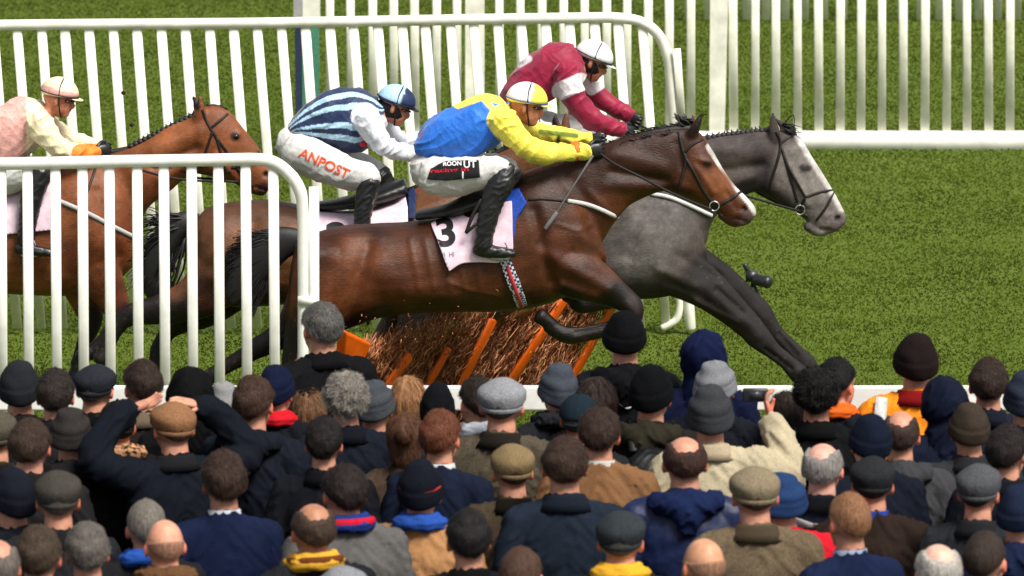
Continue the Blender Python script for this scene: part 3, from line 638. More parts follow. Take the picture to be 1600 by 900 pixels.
g.slab([(1060, 240, 1064, 248, .016), (1100, 220, 1102, 228, .018), (1150, 209, 1150, 217, .018), (1200, 204, 1200, 212, .018)], YG, n=8)
strands(g, [W(1222, 196, YG), W(1232, 200, YG)], [W(1246, 206, YG - .05), W(1240, 215, YG - .06)], 20, .006, rn)
link('mane', g.mesh('mane'), M_manegrey, hg)
g = G(); P = pix(YG); g.slab([(648, 365, 644, 392, .05), (620, 366, 620, 410, .06), (590, 385, 600, 440, .06), (570, 420, 588, 480, .05), (560, 470, 575, 510, .02)], YG, n=12); link('tail', g.mesh('tail'), M_manegrey, hg)
bridle(TGy, hg, YG, [[(1213, 206), (1220, 226), (1214, 255), (1206, 280), (1202, 306)], [(1220, 224), (1234, 214), (1246, 208)], [(1221, 230), (1232, 262), (1248, 290), (1258, 308)], [(1224, 240), (1236, 280), (1246, 316)], [(1258, 308), (1282, 300), (1303, 297)], [(1303, 299), (1292, 322), (1276, 344)], [(1258, 310), (1250, 330), (1262, 338)]], .009)
g = G(); q = W(1250, 328, YG - .07); g.tube([(q.x + .032 * math.cos(i / 12 * 6.283), q.y, q.z + .032 * math.sin(i / 12 * 6.283), .005) for i in range(13)], n=6, k=1); link('bit_ring', g.mesh('bit_ring'), M_steel, hg)
g = G(); strap(g, TGy, [(1018, 303), (1045, 308), (1075, 320), (1112, 337)], .014, YG, .008, flat=.7); link('breastplate_fleece', g.mesh('breastplate_fleece'), mat('white_webbing', (.6, .6, .6), .8, scale=150, bump=.5), hg)
g = G(); g.slab([(800, 325, 802, 345, .15), (850, 305, 856, 335, .18), (905, 290, 910, 325, .17), (925, 292, 926, 312, .1)], YG, n=18); link('saddle', remesh(g, 'saddle', .014, 2), M_black, hg)
link('saddle_cloth', drape(TGy, [(800, 335), (935, 305), (940, 420), (820, 425)], YG, .02, 8, .008), M_pink, hg)

# ---- brown horse of the striped rider, mostly hidden
Y2 = 32.7
def b2(g):
    g.slab([(305, 345, 300, 405, .10), (325, 324, 318, 450, .22), (365, 316, 362, 478, .28), (425, 313, 432, 476, .30), (490, 325, 500, 470, .31), (555, 330, 560, 465, .31), (620, 315, 630, 455, .30), (680, 295, 700, 440, .26), (715, 290, 745, 400, .19), (740, 300, 765, 375, .12)], Y2)
    g.slab([(620, 305, 700, 430, .15), (680, 280, 745, 380, .14), (730, 258, 775, 330, .12), (780, 238, 810, 300, .10), (830, 212, 842, 268, .09), (858, 196, 852, 250, .08)], Y2)
    g.slab([(850, 196, 836, 246, .075), (872, 196, 850, 262, .10), (888, 214, 868, 272, .10), (904, 240, 888, 286, .08), (920, 266, 900, 304, .06), (932, 285, 914, 318, .055), (936, 296, 925, 314, .035)], Y2, n=20)
    limb(g, [(874, 204, 8, .02, -.05), (868, 192, 7, .016, -.055), (868, 178, 2.5, .006, -.055)], Y2); limb(g, [(884, 202, 8, .02, .05), (884, 190, 7, .016, .055), (885, 174, 2.5, .006, .055)], Y2)
    limb(g, [(370, 395, 60, .12, -.13), (345, 430, 50, .11, -.14), (310, 462, 38, .085, -.14), (272, 478, 28, .065, -.14), (236, 486, 22, .055, -.14), (205, 492, 18, .048, -.14), (186, 506, 14, .036, -.14), (174, 526, 13, .034, -.14), (166, 544, 14, .04, -.14)], Y2)
    hoof(g, 160, 556, 120, Y2, -.14)
    limb(g, [(380, 410, 55, .12, .13), (350, 455, 42, .10, .14), (315, 488, 28, .07, .14), (290, 500, 20, .05, .14), (262, 520, 13, .036, .14), (248, 545, 13, .036, .14), (246, 565, 14, .04, .14)], Y2)
    hoof(g, 244, 576, 95, Y2, .14)
    for dy, o_ in ((-.13, 0), (.13, 25)):
        limb(g, [(690, 400, 45, .09, dy), (735 + o_, 430, 32, .08, dy), (780 + o_, 448, 20, .052, dy), (800 + o_, 470, 16, .045, dy), (770 + o_, 492, 12, .034, dy), (740 + o_, 498, 13, .038, dy)], Y2)
        hoof(g, 730 + o_, 490, 200, Y2, dy)
st2 = [([(240, 490), (190, 500), (160, 556)], 22, 26, black3), ([(330, 470), (262, 520), (244, 576)], 22, 20, black3), ([(330, 330), (480, 330)], 8, 22, lin(84, 54, 36)), ([(430, 478), (360, 480), (320, 455)], 16, 24, lin(60, 34, 24)), ([(868, 180), (866, 192)], 4, 4, black3), ([(780, 460), (735, 492)], 24, 14, black3)]
h2, me2, T2 = horse_base('brown racehorse second from left, partly hidden, under the jockey in navy stripes', Y2, b2, [([(350, 350), (335, 430)], 18, .014), ([(395, 350), (385, 440)], 11, -.012), ([(450, 400), (520, 440)], 20, .01)], lin(112, 72, 46), st2, 'brown', (520, 470))
eyes(h2, 886, 236, Y2, .083)
g = G(); P = pix(Y2); g.slab([(312, 334, 304, 356, .04), (285, 330, 285, 378, .06), (258, 345, 262, 420, .06), (232, 375, 252, 450, .06), (222, 410, 248, 470, .05), (222, 450, 240, 482, .02)], Y2, n=14)
strands(g, [P(308, 345), P(290, 360)], [P(225, 340), P(205, 420), P(250, 490)], 120, .008, rn, 0, .035)
strands(g, [P(280, 360), P(255, 400)], [P(215, 440), P(270, 490)], 80, .008, rn, 0, .03); link('tail', g.mesh('tail'), M_mane, h2)
g = G(); g.slab([(610, 304, 612, 312, .02), (700, 268, 702, 278, .02), (780, 232, 782, 242, .02), (850, 192, 852, 204, .02)], Y2, n=8)
strands(g, [P(700, 272), P(850, 196)], [P(690, 262), P(842, 186)], 60, .006, rn); link('mane', g.mesh('mane'), M_mane, h2)
cl = drape(T2, [(480, 318), (498, 330), (545, 330), (560, 322), (600, 300), (634, 296), (640, 330), (640, 400), (500, 405)], Y2, .022, 7, .008); sc2 = link('saddle_cloth', cl, M_pink, h2); TC2 = bvh(cl)
me = textdrape(TC2, '2', 509, 392, 44, 0, Y2, .004, 1.15, .035); link('number', me, M_ink, sc2)
link('blue_pad', drape(T2, [(636, 270), (652, 300), (650, 345), (638, 345)], Y2, .03, 7, .008), M_navy, h2)
g = G(); g.slab([(494, 316, 494, 329, .10), (540, 308, 542, 326, .17), (590, 292, 595, 318, .18), (632, 278, 640, 305, .13)], Y2, n=16); link('saddle', remesh(g, 'saddle', .014, 2), M_black, h2)
# white stirrup web under the breast
# ---- chestnut horse at far left
Y1 = 33.7
def b1(g):
    g.slab([(-190, 330, -195, 400, .12), (-165, 300, -170, 440, .25), (-110, 290, -110, 450, .29), (-40, 290, -40, 455, .30), (30, 285, 40, 460, .30), (90, 262, 100, 462, .28), (140, 250, 160, 452, .25), (185, 262, 200, 425, .19), (210, 285, 222, 395, .12)], Y1)
    g.slab([(70, 262, 150, 420, .15), (130, 248, 205, 370, .14), (185, 236, 232, 325, .12), (225, 220, 262, 302, .105), (262, 197, 288, 280, .092), (300, 180, 305, 270, .085), (325, 168, 318, 270, .08)], Y1)
    g.slab([(305, 170, 285, 255, .07), (336, 165, 308, 268, .10), (358, 174, 330, 276, .105), (380, 200, 352, 282, .09), (398, 222, 368, 288, .07), (411, 242, 382, 296, .062), (421, 262, 397, 304, .058), (425, 284, 410, 306, .05), (422, 293, 416, 302, .03)], Y1, n=24)
    limb(g, [(310, 190, 9, .022, -.055), (313, 170, 8, .018, -.062), (312, 149, 2.5, .006, -.06)], Y1); limb(g, [(318, 180, 8, .022, .055), (308, 168, 7, .018, .062), (302, 150, 2.5, .006, .06)], Y1)
    g.ell(W(322, 245, Y1), (.105, .10, .10)); limb(g, [(392, 294, 8, .035, 0), (404, 298, 7, .034, 0)], Y1)
    limb(g, [(120, 390, 50, .09, -.13), (150, 425, 40, .09, -.14), (172, 460, 28, .06, -.14), (184, 490, 20, .052, -.14), (182, 508, 17, .045, -.14), (165, 528, 12, .034, -.14), (150, 545, 13, .036, -.14), (140, 552, 13, .04, -.14)], Y1); hoof(g, 132, 556, 150, Y1, -.14)
    limb(g, [(110, 400, 45, .09, .13), (125, 440, 34, .08, .14), (138, 480, 24, .055, .14), (142, 505, 18, .05, .14), (130, 540, 12, .034, .14), (122, 570, 13, .036, .14)], Y1); hoof(g, 118, 584, 110, Y1, .14)
    for dy, o_ in ((-.13, 0), (.13, -40)):
        limb(g, [(-130, 360, 60, .12, dy), (-150 + o_ * .3, 420, 52, .11, dy), (-170 + o_ * .6, 470, 36, .08, dy), (-190 + o_, 515, 22, .06, dy), (-200 + o_, 540, 17, .05, dy), (-190 + o_, 590, 12, .034, dy), (-180 + o_, 625, 13, .038, dy)], Y1)
        hoof(g, -178 + o_, 645, 90, Y1, dy)
st1 = [([(184, 490), (165, 528), (132, 556)], 16, 20, black3), ([(142, 500), (130, 540), (118, 584)], 16, 20, black3), ([(130, 400), (170, 455)], 18, 26, lin(92, 46, 28)), ([(414, 296)], 8, 8, lin(60, 38, 34)), ([(417, 272)], 3.5, 3, (.005, .004, .004)), ([(367, 213)], 5, 5, lin(40, 22, 16)), ([(-190, 520), (-200, 540), (-180, 645)], 30, 20, black3),
       ([(302, 150), (308, 168)], 3, 4, black3), ([(230, 245), (290, 210)], 12, 24, lin(148, 88, 52)), ([(250, 290), (160, 420)], 10, 26, lin(118, 64, 36))]
h1, me1, T1 = horse_base('chestnut racehorse with plaited mane behind the near wing at far left', Y1, b1, [([(336, 240), (370, 280)], 5, .007), ([(372, 210)], 6, .008), ([(240, 235), (310, 205)], 12, .010), ([(250, 280), (300, 250)], 9, .009), ([(240, 260), (308, 232)], 7, -.012), ([(190, 270), (215, 340)], 12, -.012), ([(120, 300), (160, 380)], 30, .014), ([(415, 273)], 4, -.012), ([(398, 292), (415, 298)], 2.5, -.006), ([(150, 300), (185, 400)], 9, -.01)], lin(132, 76, 44), st1, 'chestnut', (60, 460))
eyes(h1, 368, 214, Y1, .079)
g = G(); P = pix(Y1)
for i in range(15):
    u = i / 14; x = 205 + 100 * u; y = 229 - 50 * u; g.ell(W(x, y, YG * 0 + Y1 - .01), (.024, .022, .022), n=10, m=8); g.tube([(*W(x, y, Y1), .010), (*W(x - 3, y - 6, Y1), .004)], n=6, k=1)
g.slab([(120, 240, 122, 252, .02), (200, 228, 204, 238, .018), (250, 204, 254, 213, .018), (300, 180, 304, 188, .018)], Y1, n=8)
strands(g, [P(322, 164), P(345, 168)], [P(345, 166), P(358, 172)], 20, .007, rn, 0, .006); link('mane', g.mesh('mane'), M_mane, h1)
g = G(); g.slab([(-190, 325, -195, 350, .05), (-230, 330, -230, 370, .06), (-262, 370, -250, 430, .06), (-275, 440, -262, 480, .03)], Y1, n=12); link('tail', g.mesh('tail'), M_mane, h1)
bridle(T1, h1, Y1, [[(316, 172), (326, 196), (338, 215), (345, 240), (352, 270)], [(330, 200), (342, 190), (356, 178)], [(332, 206), (322, 235), (312, 262)], [(338, 215), (360, 245), (378, 275)], [(362, 262), (388, 256), (404, 236)], [(378, 275), (396, 292)], [(150, 260), (140, 290), (128, 320)], [(360, 268), (330, 272), (285, 266), (210, 252)]], .009)
g = G(); strap(g, T1, [(70, 305), (130, 330), (165, 348), (212, 372)], .016, Y1, .008, flat=.7); link('breastplate_fleece', g.mesh('breastplate_fleece'), M_silver, h1)
g = G(); g.slab([(-20, 272, -20, 292, .15), (40, 255, 44, 284, .18), (95, 240, 100, 268, .16)], Y1, n=16); link('saddle', remesh(g, 'saddle', .014, 2), M_black, h1)
link('saddle_cloth', drape(T1, [(-20, 285), (90, 262), (95, 360), (-10, 370)], Y1, .02, 8, .008), M_pink, h1)

# ------------------------------------------------------------------ people: shared pieces
def face_parts(g, M, k=1.0):
    """head facing +Y around the origin (head centre), M places it"""
    def e(c, r, rot=None):
        A = Matrix.Identity(4) if rot is None else rot
        g2 = G(); g2.ell((0, 0, 0), [x * k for x in r], n=18, m=12)
        g.add([M @ (A @ Vector(p) + Vector(c) * k) for p in g2.v], g2.f)
    e((0, -.012, .022), (.075, .094, .093)); e((0, .028, -.03), (.060, .066, .078)); e((0, .045, -.078), (.040, .042, .034))
    e((0, .070, .022), (.050, .020, .028)); e((0, .095, -.022), (.012, .018, .022)); e((0, .088, -.004), (.009, .012, .024))
    e((0, .083, -.054), (.022, .010, .008)); e((.036, .055, -.024), (.020, .02, .018)); e((-.036, .055, -.024), (.020, .02, .018))
    for s in (-1, 1):
        e((s * .078, -.006, -.008), (.010, .020, .031), Matrix.Rotation(s * .35, 4, 'Z'))
def hand_tubes(g, M, curl=.6, k=1.0, spread=.10):
    """right-hand style: palm from origin along +Y, fingers continue; M places it. palm normal is Z"""
    def T(p): return M @ (Vector(p) * k)
    def tb(P, n=8): g.tube([(*T(p[:3]), p[3] * k) for p in P], n=n, k=2)
    g2 = G(); g2.tube([(0, 0, 0, .026, .018), (0, .04, 0, .040, .016), (0, .085, 0, .040, .013)], n=12, k=2, up=(0, 0, 1)); g.add([T(p) for p in g2.v], g2.f)
    for i, (x, L, a) in enumerate(((-.029, .068, -1.4), (-.010, .078, -.4), (.010, .073, .5), (.028, .058, 1.5))):
        p = Vector((x, .078, 0)); P = [(*p, .0095)]; ang = curl * .5; dx = a * spread
        for j, f in enumerate((.42, .33, .25)):
            d = Vector((math.sin(dx) * math.cos(ang), math.cos(ang), -math.sin(ang))); p = p + d * L * f; P.append((*p, .0092 - j * .0010)); ang += curl
        tb(P)
    tb([(-.024, .018, -.004, .012), (-.046, .042, -.012, .011), (-.052, .068, -.022 - .01 * curl, .0095), (-.044, .088, -.03 - .012 * curl, .008)])

def ML(o, x, y):      # matrix with origin o, Y axis along y, X close to x
    y = Vector(y).normalized(); x = Vector(x); x = (x - y * x.dot(y)).normalized(); z = x.cross(y)
    return Matrix(((x.x, y.x, z.x, o[0]), (x.y, y.y, z.y, o[1]), (x.z, y.z, z.z, o[2]), (0, 0, 0, 1)))
def dome(g, M, r, lo, thick=0.0, hi=None, amp=0, freq=30, n=44, m=18, seed=0, az0=0, c=(0, 0, 0), rows=None, squash=None):
    """shell over a head: az 0 = back, +-pi = front. lo/hi give elevation limits (degrees) by azimuth"""
    v = []; f = []
    for i in range(m + 1):
        for j in range(n):
            a = 2 * math.pi * j / n; L = lo(a if a < math.pi else a - 2 * math.pi); H = 89.5 if hi is None else hi(a if a < math.pi else a - 2 * math.pi)
            u = i / m; el = R(L + (H - L) * u)
            edge = min(1, u * m / 2.0); edge = min(edge, 1 if hi is None else (1 - u) * m / 2.0)
            d = thick * edge - .006 * (1 - edge)
            x, y, z = -math.sin(a) * math.cos(el), -math.cos(a) * math.cos(el), math.sin(el)
            if amp: d += amp * noise.noise(Vector((x * freq / 10, y * freq / 10, z * freq / 10 + seed))) * edge
            if rows: d += rows(a, u)
            p = Vector(((r[0] + d) * x + c[0], (r[1] + d) * y + c[1], (r[2] + d) * z + c[2]))
            if squash: p = squash(p)
            v.append(M @ p)
    for i in range(m):
        for j in range(n): f.append((i * n + j, i * n + (j + 1) % n, (i + 1) * n + (j + 1) % n, (i + 1) * n + j))
    if hi is None: v.append(M @ (Vector((c[0], c[1], c[2] + r[2] + thick)) if not squash else squash(Vector((c[0], c[1], c[2] + r[2] + thick))))); f += [(m * n + j, m * n + (j + 1) % n, len(v) - 1) for j in range(n)]
    return g.add(v, f)

# ------------------------------------------------------------------ jockeys
SK = lin(196, 128, 100)
def wr(amp=.005, fr=14):
    def f(p):
        w_ = noise.noise(Vector(p) * 4) * .6
        a = 1 - abs(noise.noise(Vector((p[0] * fr * .55 + w_, p[1] * fr * .6, p[2] * fr * 1.15 - p[0] * fr * .7 + w_ * 2))))
        b = 1 - abs(noise.noise(Vector((p[0] * fr * 1.5 + 7, p[1] * fr, p[2] * fr * 1.8 + p[0] * 9))))
        return amp * (1.5 * a ** 4 - .9 + .35 * b ** 6 + .35 * noise.noise(Vector(p) * 8))
    return f
def jockey(label, Y, J, shirt_col, shirt_strokes, stripes=None, helmet=None, breech=None, origin=(0, 0), clothname='silk_shirt'):
    t = thing('jockey', label, 'jockey', W(*origin, Y), 'jockeys riding over the hurdle')
    s = S(Y)
    hx, hy, pitch, hk = J['head']; hc = W(hx, hy, Y)
    Mh = Matrix.Translation(hc) @ Matrix.Rotation(R(pitch), 4, 'Y') @ Matrix.Rotation(R(-90), 4, 'Z')
    # body under the clothes
    g = G(); face_parts(g, Mh, hk)
    nk = Mh @ Vector((0, -.02, -.05)); tb = J['torso']; sh = W((tb[-2][0] + tb[-2][2]) / 2, (tb[-2][1] + tb[-2][3]) / 2, Y)
    g.tube([(*sh, .06), (*((sh + nk) / 2), .055), (*nk, .052)], n=14, k=3)
    g.slab([((q[0] * .93 + q[2] * .07), (q[1] * .93 + q[3] * .07), (q[2] * .93 + q[0] * .07), (q[3] * .93 + q[1] * .07), q[4] * .85) for q in tb], Y)
    for arm in J['arms']: g.tube([(*W(x, y, Y + dy), r * .78 / s) for x, y, r, dy in arm], n=12, k=4)
    for leg in J['legs']: g.tube([(*W(x, y, Y + dy), r * .8 / s) for x, y, r, dy in leg], n=12, k=4)
    for leg in J['shins']: g.tube([(*W(x, y, Y + dy), r * .75 / s) for x, y, r, dy in leg], n=12, k=4)
    me = remesh(g, 'body', .0075, 2); cols = np.tile(np.array(SK, np.float32), (len(me.vertices), 1))
    inv = Mh.inverted(); co = vco(me)
    for i, p in enumerate(co):
        q = inv @ Vector(p)
        if abs(abs(q.x) - .03 * hk) < .014 and abs(q.z - .008) < .009 and q.y > .05: cols[i] = (.02, .015, .012)
        if q.y > .06 and abs(q.z + .054 * hk) < .007 and abs(q.x) < .024: cols[i] = lin(150, 70, 66)
    paint(me, cols); link('body', me, mat('jockey_skin', attr=True, rough=.5, scale=30, bump=.05, spec=.35), t)
    # shirt
    g = G(); g.slab(tb, Y)
    for arm in J['arms']: g.tube([(*W(x, y, Y + dy), r / s) for x, y, r, dy in arm], n=16, k=5)
    me = remesh(g, clothname, .0075, 5); displace(me, wr(.0100, 9))
    cols = segpaint(me, shirt_col, shirt_strokes)
    if stripes: cols = stripes(me, cols)
    paint(me, cols); link(clothname, me, mat('silk', attr=True, rough=.55, scale=90, bump=.12, mix=.4, spec=.3, sheen=.2), t)
    # breeches
    g = G()
    for q in J['seat']: g.slab(q, Y)
    for leg in J['legs']: g.tube([(*W(x, y, Y + dy), r / s) for x, y, r, dy in leg], n=16, k=5)
    me = remesh(g, 'breeches', .0085, 4); displace(me, wr(.006, 12)); br = link('breeches', me, mat('white_breeches', (.68, .67, .64), .75, scale=140, bump=.3, col2=(.72, .71, .69), mix=.5), t); TB = bvh(me)
    # boots
    for leg, foot in zip(J['shins'], J['feet']):
        g = G(); g.tube([(*W(x, y, Y + dy), r / s) for x, y, r, dy in leg], n=16, k=4); g.tube([(*W(x, y, Y + dy), r / s, .04) for x, y, r, dy in foot], n=14, k=3)
        me = remesh(g, 'boot', .008, 3); displace(me, wr(.004, 26)); bo = link('boot', me, M_black, t)
        g = G(); x, y, r, dy = foot[len(foot) // 2]; q = W(x, y + 10, Y + dy); g.tube([(q.x - .045, q.y, q.z + .09, .006), (q.x - .055, q.y, q.z + .03, .006), (q.x - .045, q.y, q.z, .009), (q.x + .045, q.y, q.z, .009), (q.x + .055, q.y, q.z + .03, .006), (q.x + .03, q.y, q.z + .10, .006)], n=8, k=2); link('stirrup', g.mesh('stirrup'), M_steel, t)
    # gloved hands closed on the reins
    for i, arm in enumerate(J['arms']):
        x1, y1, r, dy = arm[-1]; x0, y0 = arm[-2][:2]; o_ = W(x1, y1, Y + dy); d = o_ - W(x0, y0, Y + arm[-2][3]); sg = -1 if dy < 0 else 1
        g = G(); hand_tubes(g, ML(o_ - d.normalized() * .01, (0, 0, -1) , d) @ Matrix.Rotation(0 if sg < 0 else math.pi, 4, 'Y'), 1.15, 1.12); link('glove', g.mesh('glove'), M_black, t)
    # helmet
    g = G(); k = hk * 1.02
    seg = lambda a: -8 + 16 * (1 - math.cos(a)) / 2
    dome(g, Mh, (.098 * k, .118 * k, .104 * k), lambda a: -12 + 14 * (1 - math.cos(a)) / 2, .004, c=(0, -.004, .034 * k), n=48)
    me = g.mesh('helmet'); co = vco(me); cols = np.array([helmet(inv @ Vector(p)) for p in co], np.float32); paint(me, cols)
    he = link('helmet', me, mat('silk_cap', attr=True, rough=.5, scale=60, bump=.08, mix=.3), t)
    g = G(); g.tube([(*(Mh @ (Vector((.093 * math.sin(a), -.006 + .118 * -math.cos(a), .030 - .003 * math.cos(a) + .006)) * k)), .010 if abs(a) < 2 else .012, .004) for a in [i / 24 * 2 * math.pi - math.pi for i in range(25)]], n=8, k=1, up=tuple(Mh.to_3x3() @ Vector((0, 0, 1))))
    link('band', g.mesh('band'), mat('helmet_band', J.get('band', (.012, .015, .03)), .6), he)
    g = G(); g2 = G(); g2.ell((0, .100, .028), (.072, .052, .006), n=24); g.add([Mh @ (Vector(p) * k) for p in g2.v], g2.f); link('peak', g.mesh('peak'), mat('peak', J.get('peak', (.012, .012, .014)), .5), he)
    g = G(); g.tube([(*(Mh @ (Vector(q) * k)), .005) for q in ((.088, .0, .03), (.084, .012, -.02), (.062, .03, -.075), (0, .04, -.108), (-.062, .03, -.075), (-.084, .012, -.02), (-.088, 0, .03))], n=8, k=4); g.tube([(*(Mh @ (Vector(q) * k)), .005) for q in ((.1, .0, .04), (.085, -.005, .09), (.05, -.0, .128), (0, 0, .138), (-.05, 0, .128), (-.085, -.005, .09), (-.1, 0, .04))], n=6, k=3)
    link('chin_strap', g.mesh('chin_strap'), M_strap, he)
    g = G(); g.tube([(*(Mh @ (Vector((.074 * math.sin(a), .012 + .078 * math.cos(a), .008)) * k)), .017, .007) for a in [i / 12 * 2.2 - 1.1 for i in range(13)]], n=8, k=1, up=tuple(Mh.to_3x3() @ Vector((0, 0, 1))))
    # swap: broad side of the lens stands upright
    link('goggles', g.mesh('goggles'), mat('dark_lens', (.01, .008, .008), .12, spec=.8, bump=0), t)
    if J.get('mask'):
        g = G(); dome(g, Mh, (.078 * k, .098 * k, .10 * k), lambda a: -62 + 30 * (1 - math.cos(a)) / 2, .003, hi=lambda a: 8 - 60 * max(0, -math.cos(a) - .35), c=(0, -.01, .0)); link('balaclava', g.mesh('balaclava'), M_blackcloth, t)
    return t, TB, Mh

# rider of number 3, blue and yellow
yel = lin(240, 226, 84); blu = lin(38, 112, 214); whi = (.78, .79, .82)
J3 = dict(head=(822, 166, 12, 1.06), band=lin(60, 80, 150), peak=lin(235, 225, 120),
    torso=[(648, 222, 650, 238, .10), (668, 190, 664, 246, .15), (708, 167, 706, 250, .185), (748, 149, 752, 243, .20), (778, 151, 786, 216, .185), (796, 166, 800, 198, .10)],
    arms=[[(786, 190, 25, -.19), (802, 208, 22, -.22), (824, 230, 19, -.23), (846, 239, 18.5, -.22), (875, 239, 15.5, -.18), (905, 237, 14, -.13), (918, 236, 12, -.12)],
          [(790, 180, 22, .18), (812, 192, 18, .20), (838, 206, 16, .20), (870, 212, 14, .18), (905, 216, 12, .14), (922, 218, 11, .12)]],
    seat=[[(643, 246, 640, 262, .08), (658, 238, 650, 288, .155), (690, 238, 688, 304, .175), (720, 240, 722, 300, .17), (745, 246, 748, 286, .13)]],
    legs=[[(676, 274, 31, -.12), (706, 277, 31, -.17), (740, 272, 28, -.24), (770, 266, 23, -.29), (788, 267, 17, -.31), (780, 284, 14, -.31)],
          [(680, 274, 30, .12), (720, 272, 29, .2), (765, 262, 24, .29), (794, 266, 18, .31), (790, 284, 15, .31)]],
    shins=[[(793, 262, 13, -.32), (784, 284, 21, -.33), (772, 308, 19, -.34), (763, 338, 16.5, -.35), (757, 365, 15, -.35), (755, 384, 15, -.35)], [(800, 268, 14, .32), (800, 290, 19, .33), (790, 320, 16, .34), (782, 350, 13, .35), (778, 370, 13, .35)]],
    feet=[[(744, 390, 9, -.35), (760, 392, 11, -.35), (782, 394, 9.5, -.35), (803, 396, 6, -.35)], [(768, 376, 9, .35), (790, 378, 10, .35), (812, 382, 6, .35)]])
def helm3(q):
    if q.z < .030: return yel
    return whi if q.y < .022 else yel
st = [([(786, 188), (806, 212), (830, 236), (905, 240)], 24, 2, yel), ([(795, 180), (838, 204), (922, 216)], 17, 2, yel), ([(716, 162), (755, 148), (784, 156)], 7, 2, yel), ([(752, 150), (770, 170)], 3, 3, yel),
      ([(845, 206), (900, 212)], 3, 2, lin(110, 130, 40)), ([(872, 222), (873, 214)], 2, 2, lin(70, 80, 30))]
j3, TB3, M3 = jockey('jockey in blue and yellow silks with white and yellow cap on the front horse', Y3, J3, blu, st, None, helm3, origin=(740, 300))
pl = drape(TB3, [(672, 263), (684, 256), (694, 251), (750, 249), (752, 278), (700, 283), (666, 281)], Y3, .008, 4, .003)
pp = link('thigh_patch', pl, mat('patch_black', (.010, .010, .010), .6, bump=.1), j3); TP = bvh(pl); M_w = mat('print_white', (.75, .75, .75), .6, bump=0); M_r = mat('print_red', (.45, .015, .03), .6, bump=0)
link('lettering', textdrape(TP, 'ROON', 692, 259, 6.5, -2, Y3, .003, 1.05, .03, 3), M_w, pp); link('lettering', textdrape(TP, 'UT', 724, 262, 11, -2, Y3, .003, 1.0, .02, 3), M_w, pp)
link('lettering', textdrape(TP, 'racing in', 672, 270, 6, -3, Y3, .003, 2.1, .03, 3), M_r, pp); link('lettering', textdrape(TP, 'I', 721, 281, 13, 0, Y3, .003, 1.0, .02, 3), M_w, pp)
g = G(); g.tube([(*W(898, 236, Y3 - .13), .062), (*W(901, 236, Y3 - .13), .062)], n=16, k=1); link('cuff_band', g.mesh('cuff_band'), mat('orange_elastic', lin(225, 110, 40), .6), j3)
wp = thing('whip', 'thin grey whip held against the shoulder of the front horse', 'whip', W(922, 250, Y3 - .2)); g = G(); g.tube([(*W(926, 244, Y3 - .19), .008), (*W(895, 292, Y3 - .27), .006), (*W(868, 335, Y3 - .31), .006)], n=8, k=3); link('shaft', g.mesh('shaft'), mat('whip_grey', (.10, .10, .10), .5), wp)
g = G(); g.tube([(*W(870, 332, Y3 - .31), .012, .006), (*W(852, 357, Y3 - .33), .014, .006)], n=8, k=1); link('flap', g.mesh('flap'), mat('whip_flap', (.13, .13, .13), .6), wp)

# striped rider
nav = lin(34, 48, 84); lig = lin(172, 208, 232)
J2 = dict(head=(617, 167, 22, 1.02),
    torso=[(449, 196, 462, 212, .10), (476, 166, 488, 222, .15), (510, 143, 520, 234, .19), (550, 136, 558, 240, .20), (582, 148, 590, 222, .18), (598, 162, 606, 192, .10)],
    arms=[[(574, 184, 23, -.19), (584, 204, 20, -.22), (597, 224, 17, -.24), (612, 233, 15.5, -.22), (630, 237, 13.5, -.18), (643, 240, 11.5, -.16)], [(590, 184, 20, .18), (606, 206, 17, .22), (625, 218, 14, .2), (650, 224, 12, .16), (664, 226, 10, .14)]],
    seat=[[(436, 206, 430, 232, .09), (452, 198, 444, 254, .15), (478, 214, 472, 272, .17), (505, 232, 504, 286, .17), (530, 242, 535, 290, .13)]],
    legs=[[(462, 236, 30, -.12), (500, 252, 30, -.18), (540, 270, 27, -.25), (572, 276, 22, -.29), (578, 290, 15, -.3)], [(470, 236, 28, .12), (510, 248, 28, .2), (555, 260, 24, .28), (586, 266, 18, .3), (592, 280, 15, .3)]],
    shins=[[(577, 284, 18, -.31), (571, 310, 15.5, -.33), (567, 335, 14, -.34), (563, 372, 13, -.35)], [(590, 274, 22, .3), (604, 300, 19, .32), (602, 325, 16, .33), (594, 360, 13, .34)]],
    feet=[[(553, 382, 8, -.35), (570, 384, 10, -.35), (606, 388, 6, -.35)], [(586, 368, 8, .34), (604, 370, 9, .34), (628, 374, 6, .34)]], mask=True)
def stripes2(me, cols):
    c = vco(me); top = catmull([(449, 196), (476, 166), (510, 143), (550, 136), (582, 148), (598, 162)], 8); bot = catmull([(462, 212), (488, 222), (520, 234), (558, 240), (590, 222), (606, 192)], 8)
    top = np.array(top); bot = np.array(bot)
    for i, p in enumerate(c):
        x, y = topx(Vector(p)); q = np.array((x, y)); a = np.min(np.linalg.norm(top - q, axis=1)); b = np.min(np.linalg.norm(bot - q, axis=1)); t_ = a / (a + b + 1e-6)
        k = [nav, lig, nav, lig, nav, nav, lig, nav, lig, nav, nav][min(10, int(t_ * 11))] ; cols[i] = k
    # white sleeves
    w = segpaint(me, (0, 0, 0), [([(570, 182), (588, 210), (600, 228), (643, 240)], 21, 1.5, (1, 1, 1)), ([(600, 196), (625, 218), (664, 226)], 15, 1.5, (1, 1, 1))])[:, :1]
    return cols * (1 - w) + np.array((.74, .77, .84)) * w
def helm2(q):
    if q.z < .035: return nav
    return lig if (q.y < .02) else nav
j2, TB2, M2 = jockey('jockey in navy and pale blue stripes with white sleeves and lettered white breeches', Y2, J2, nav, [], stripes2, helm2, origin=(530, 300))
me = textdrape(TB2, 'ANPOST', 466, 244, 15, 25, Y2, .004, 1.02, .02, 3); link('lettering', me, mat('print_orange', lin(226, 88, 50), .6, bump=0), j2)
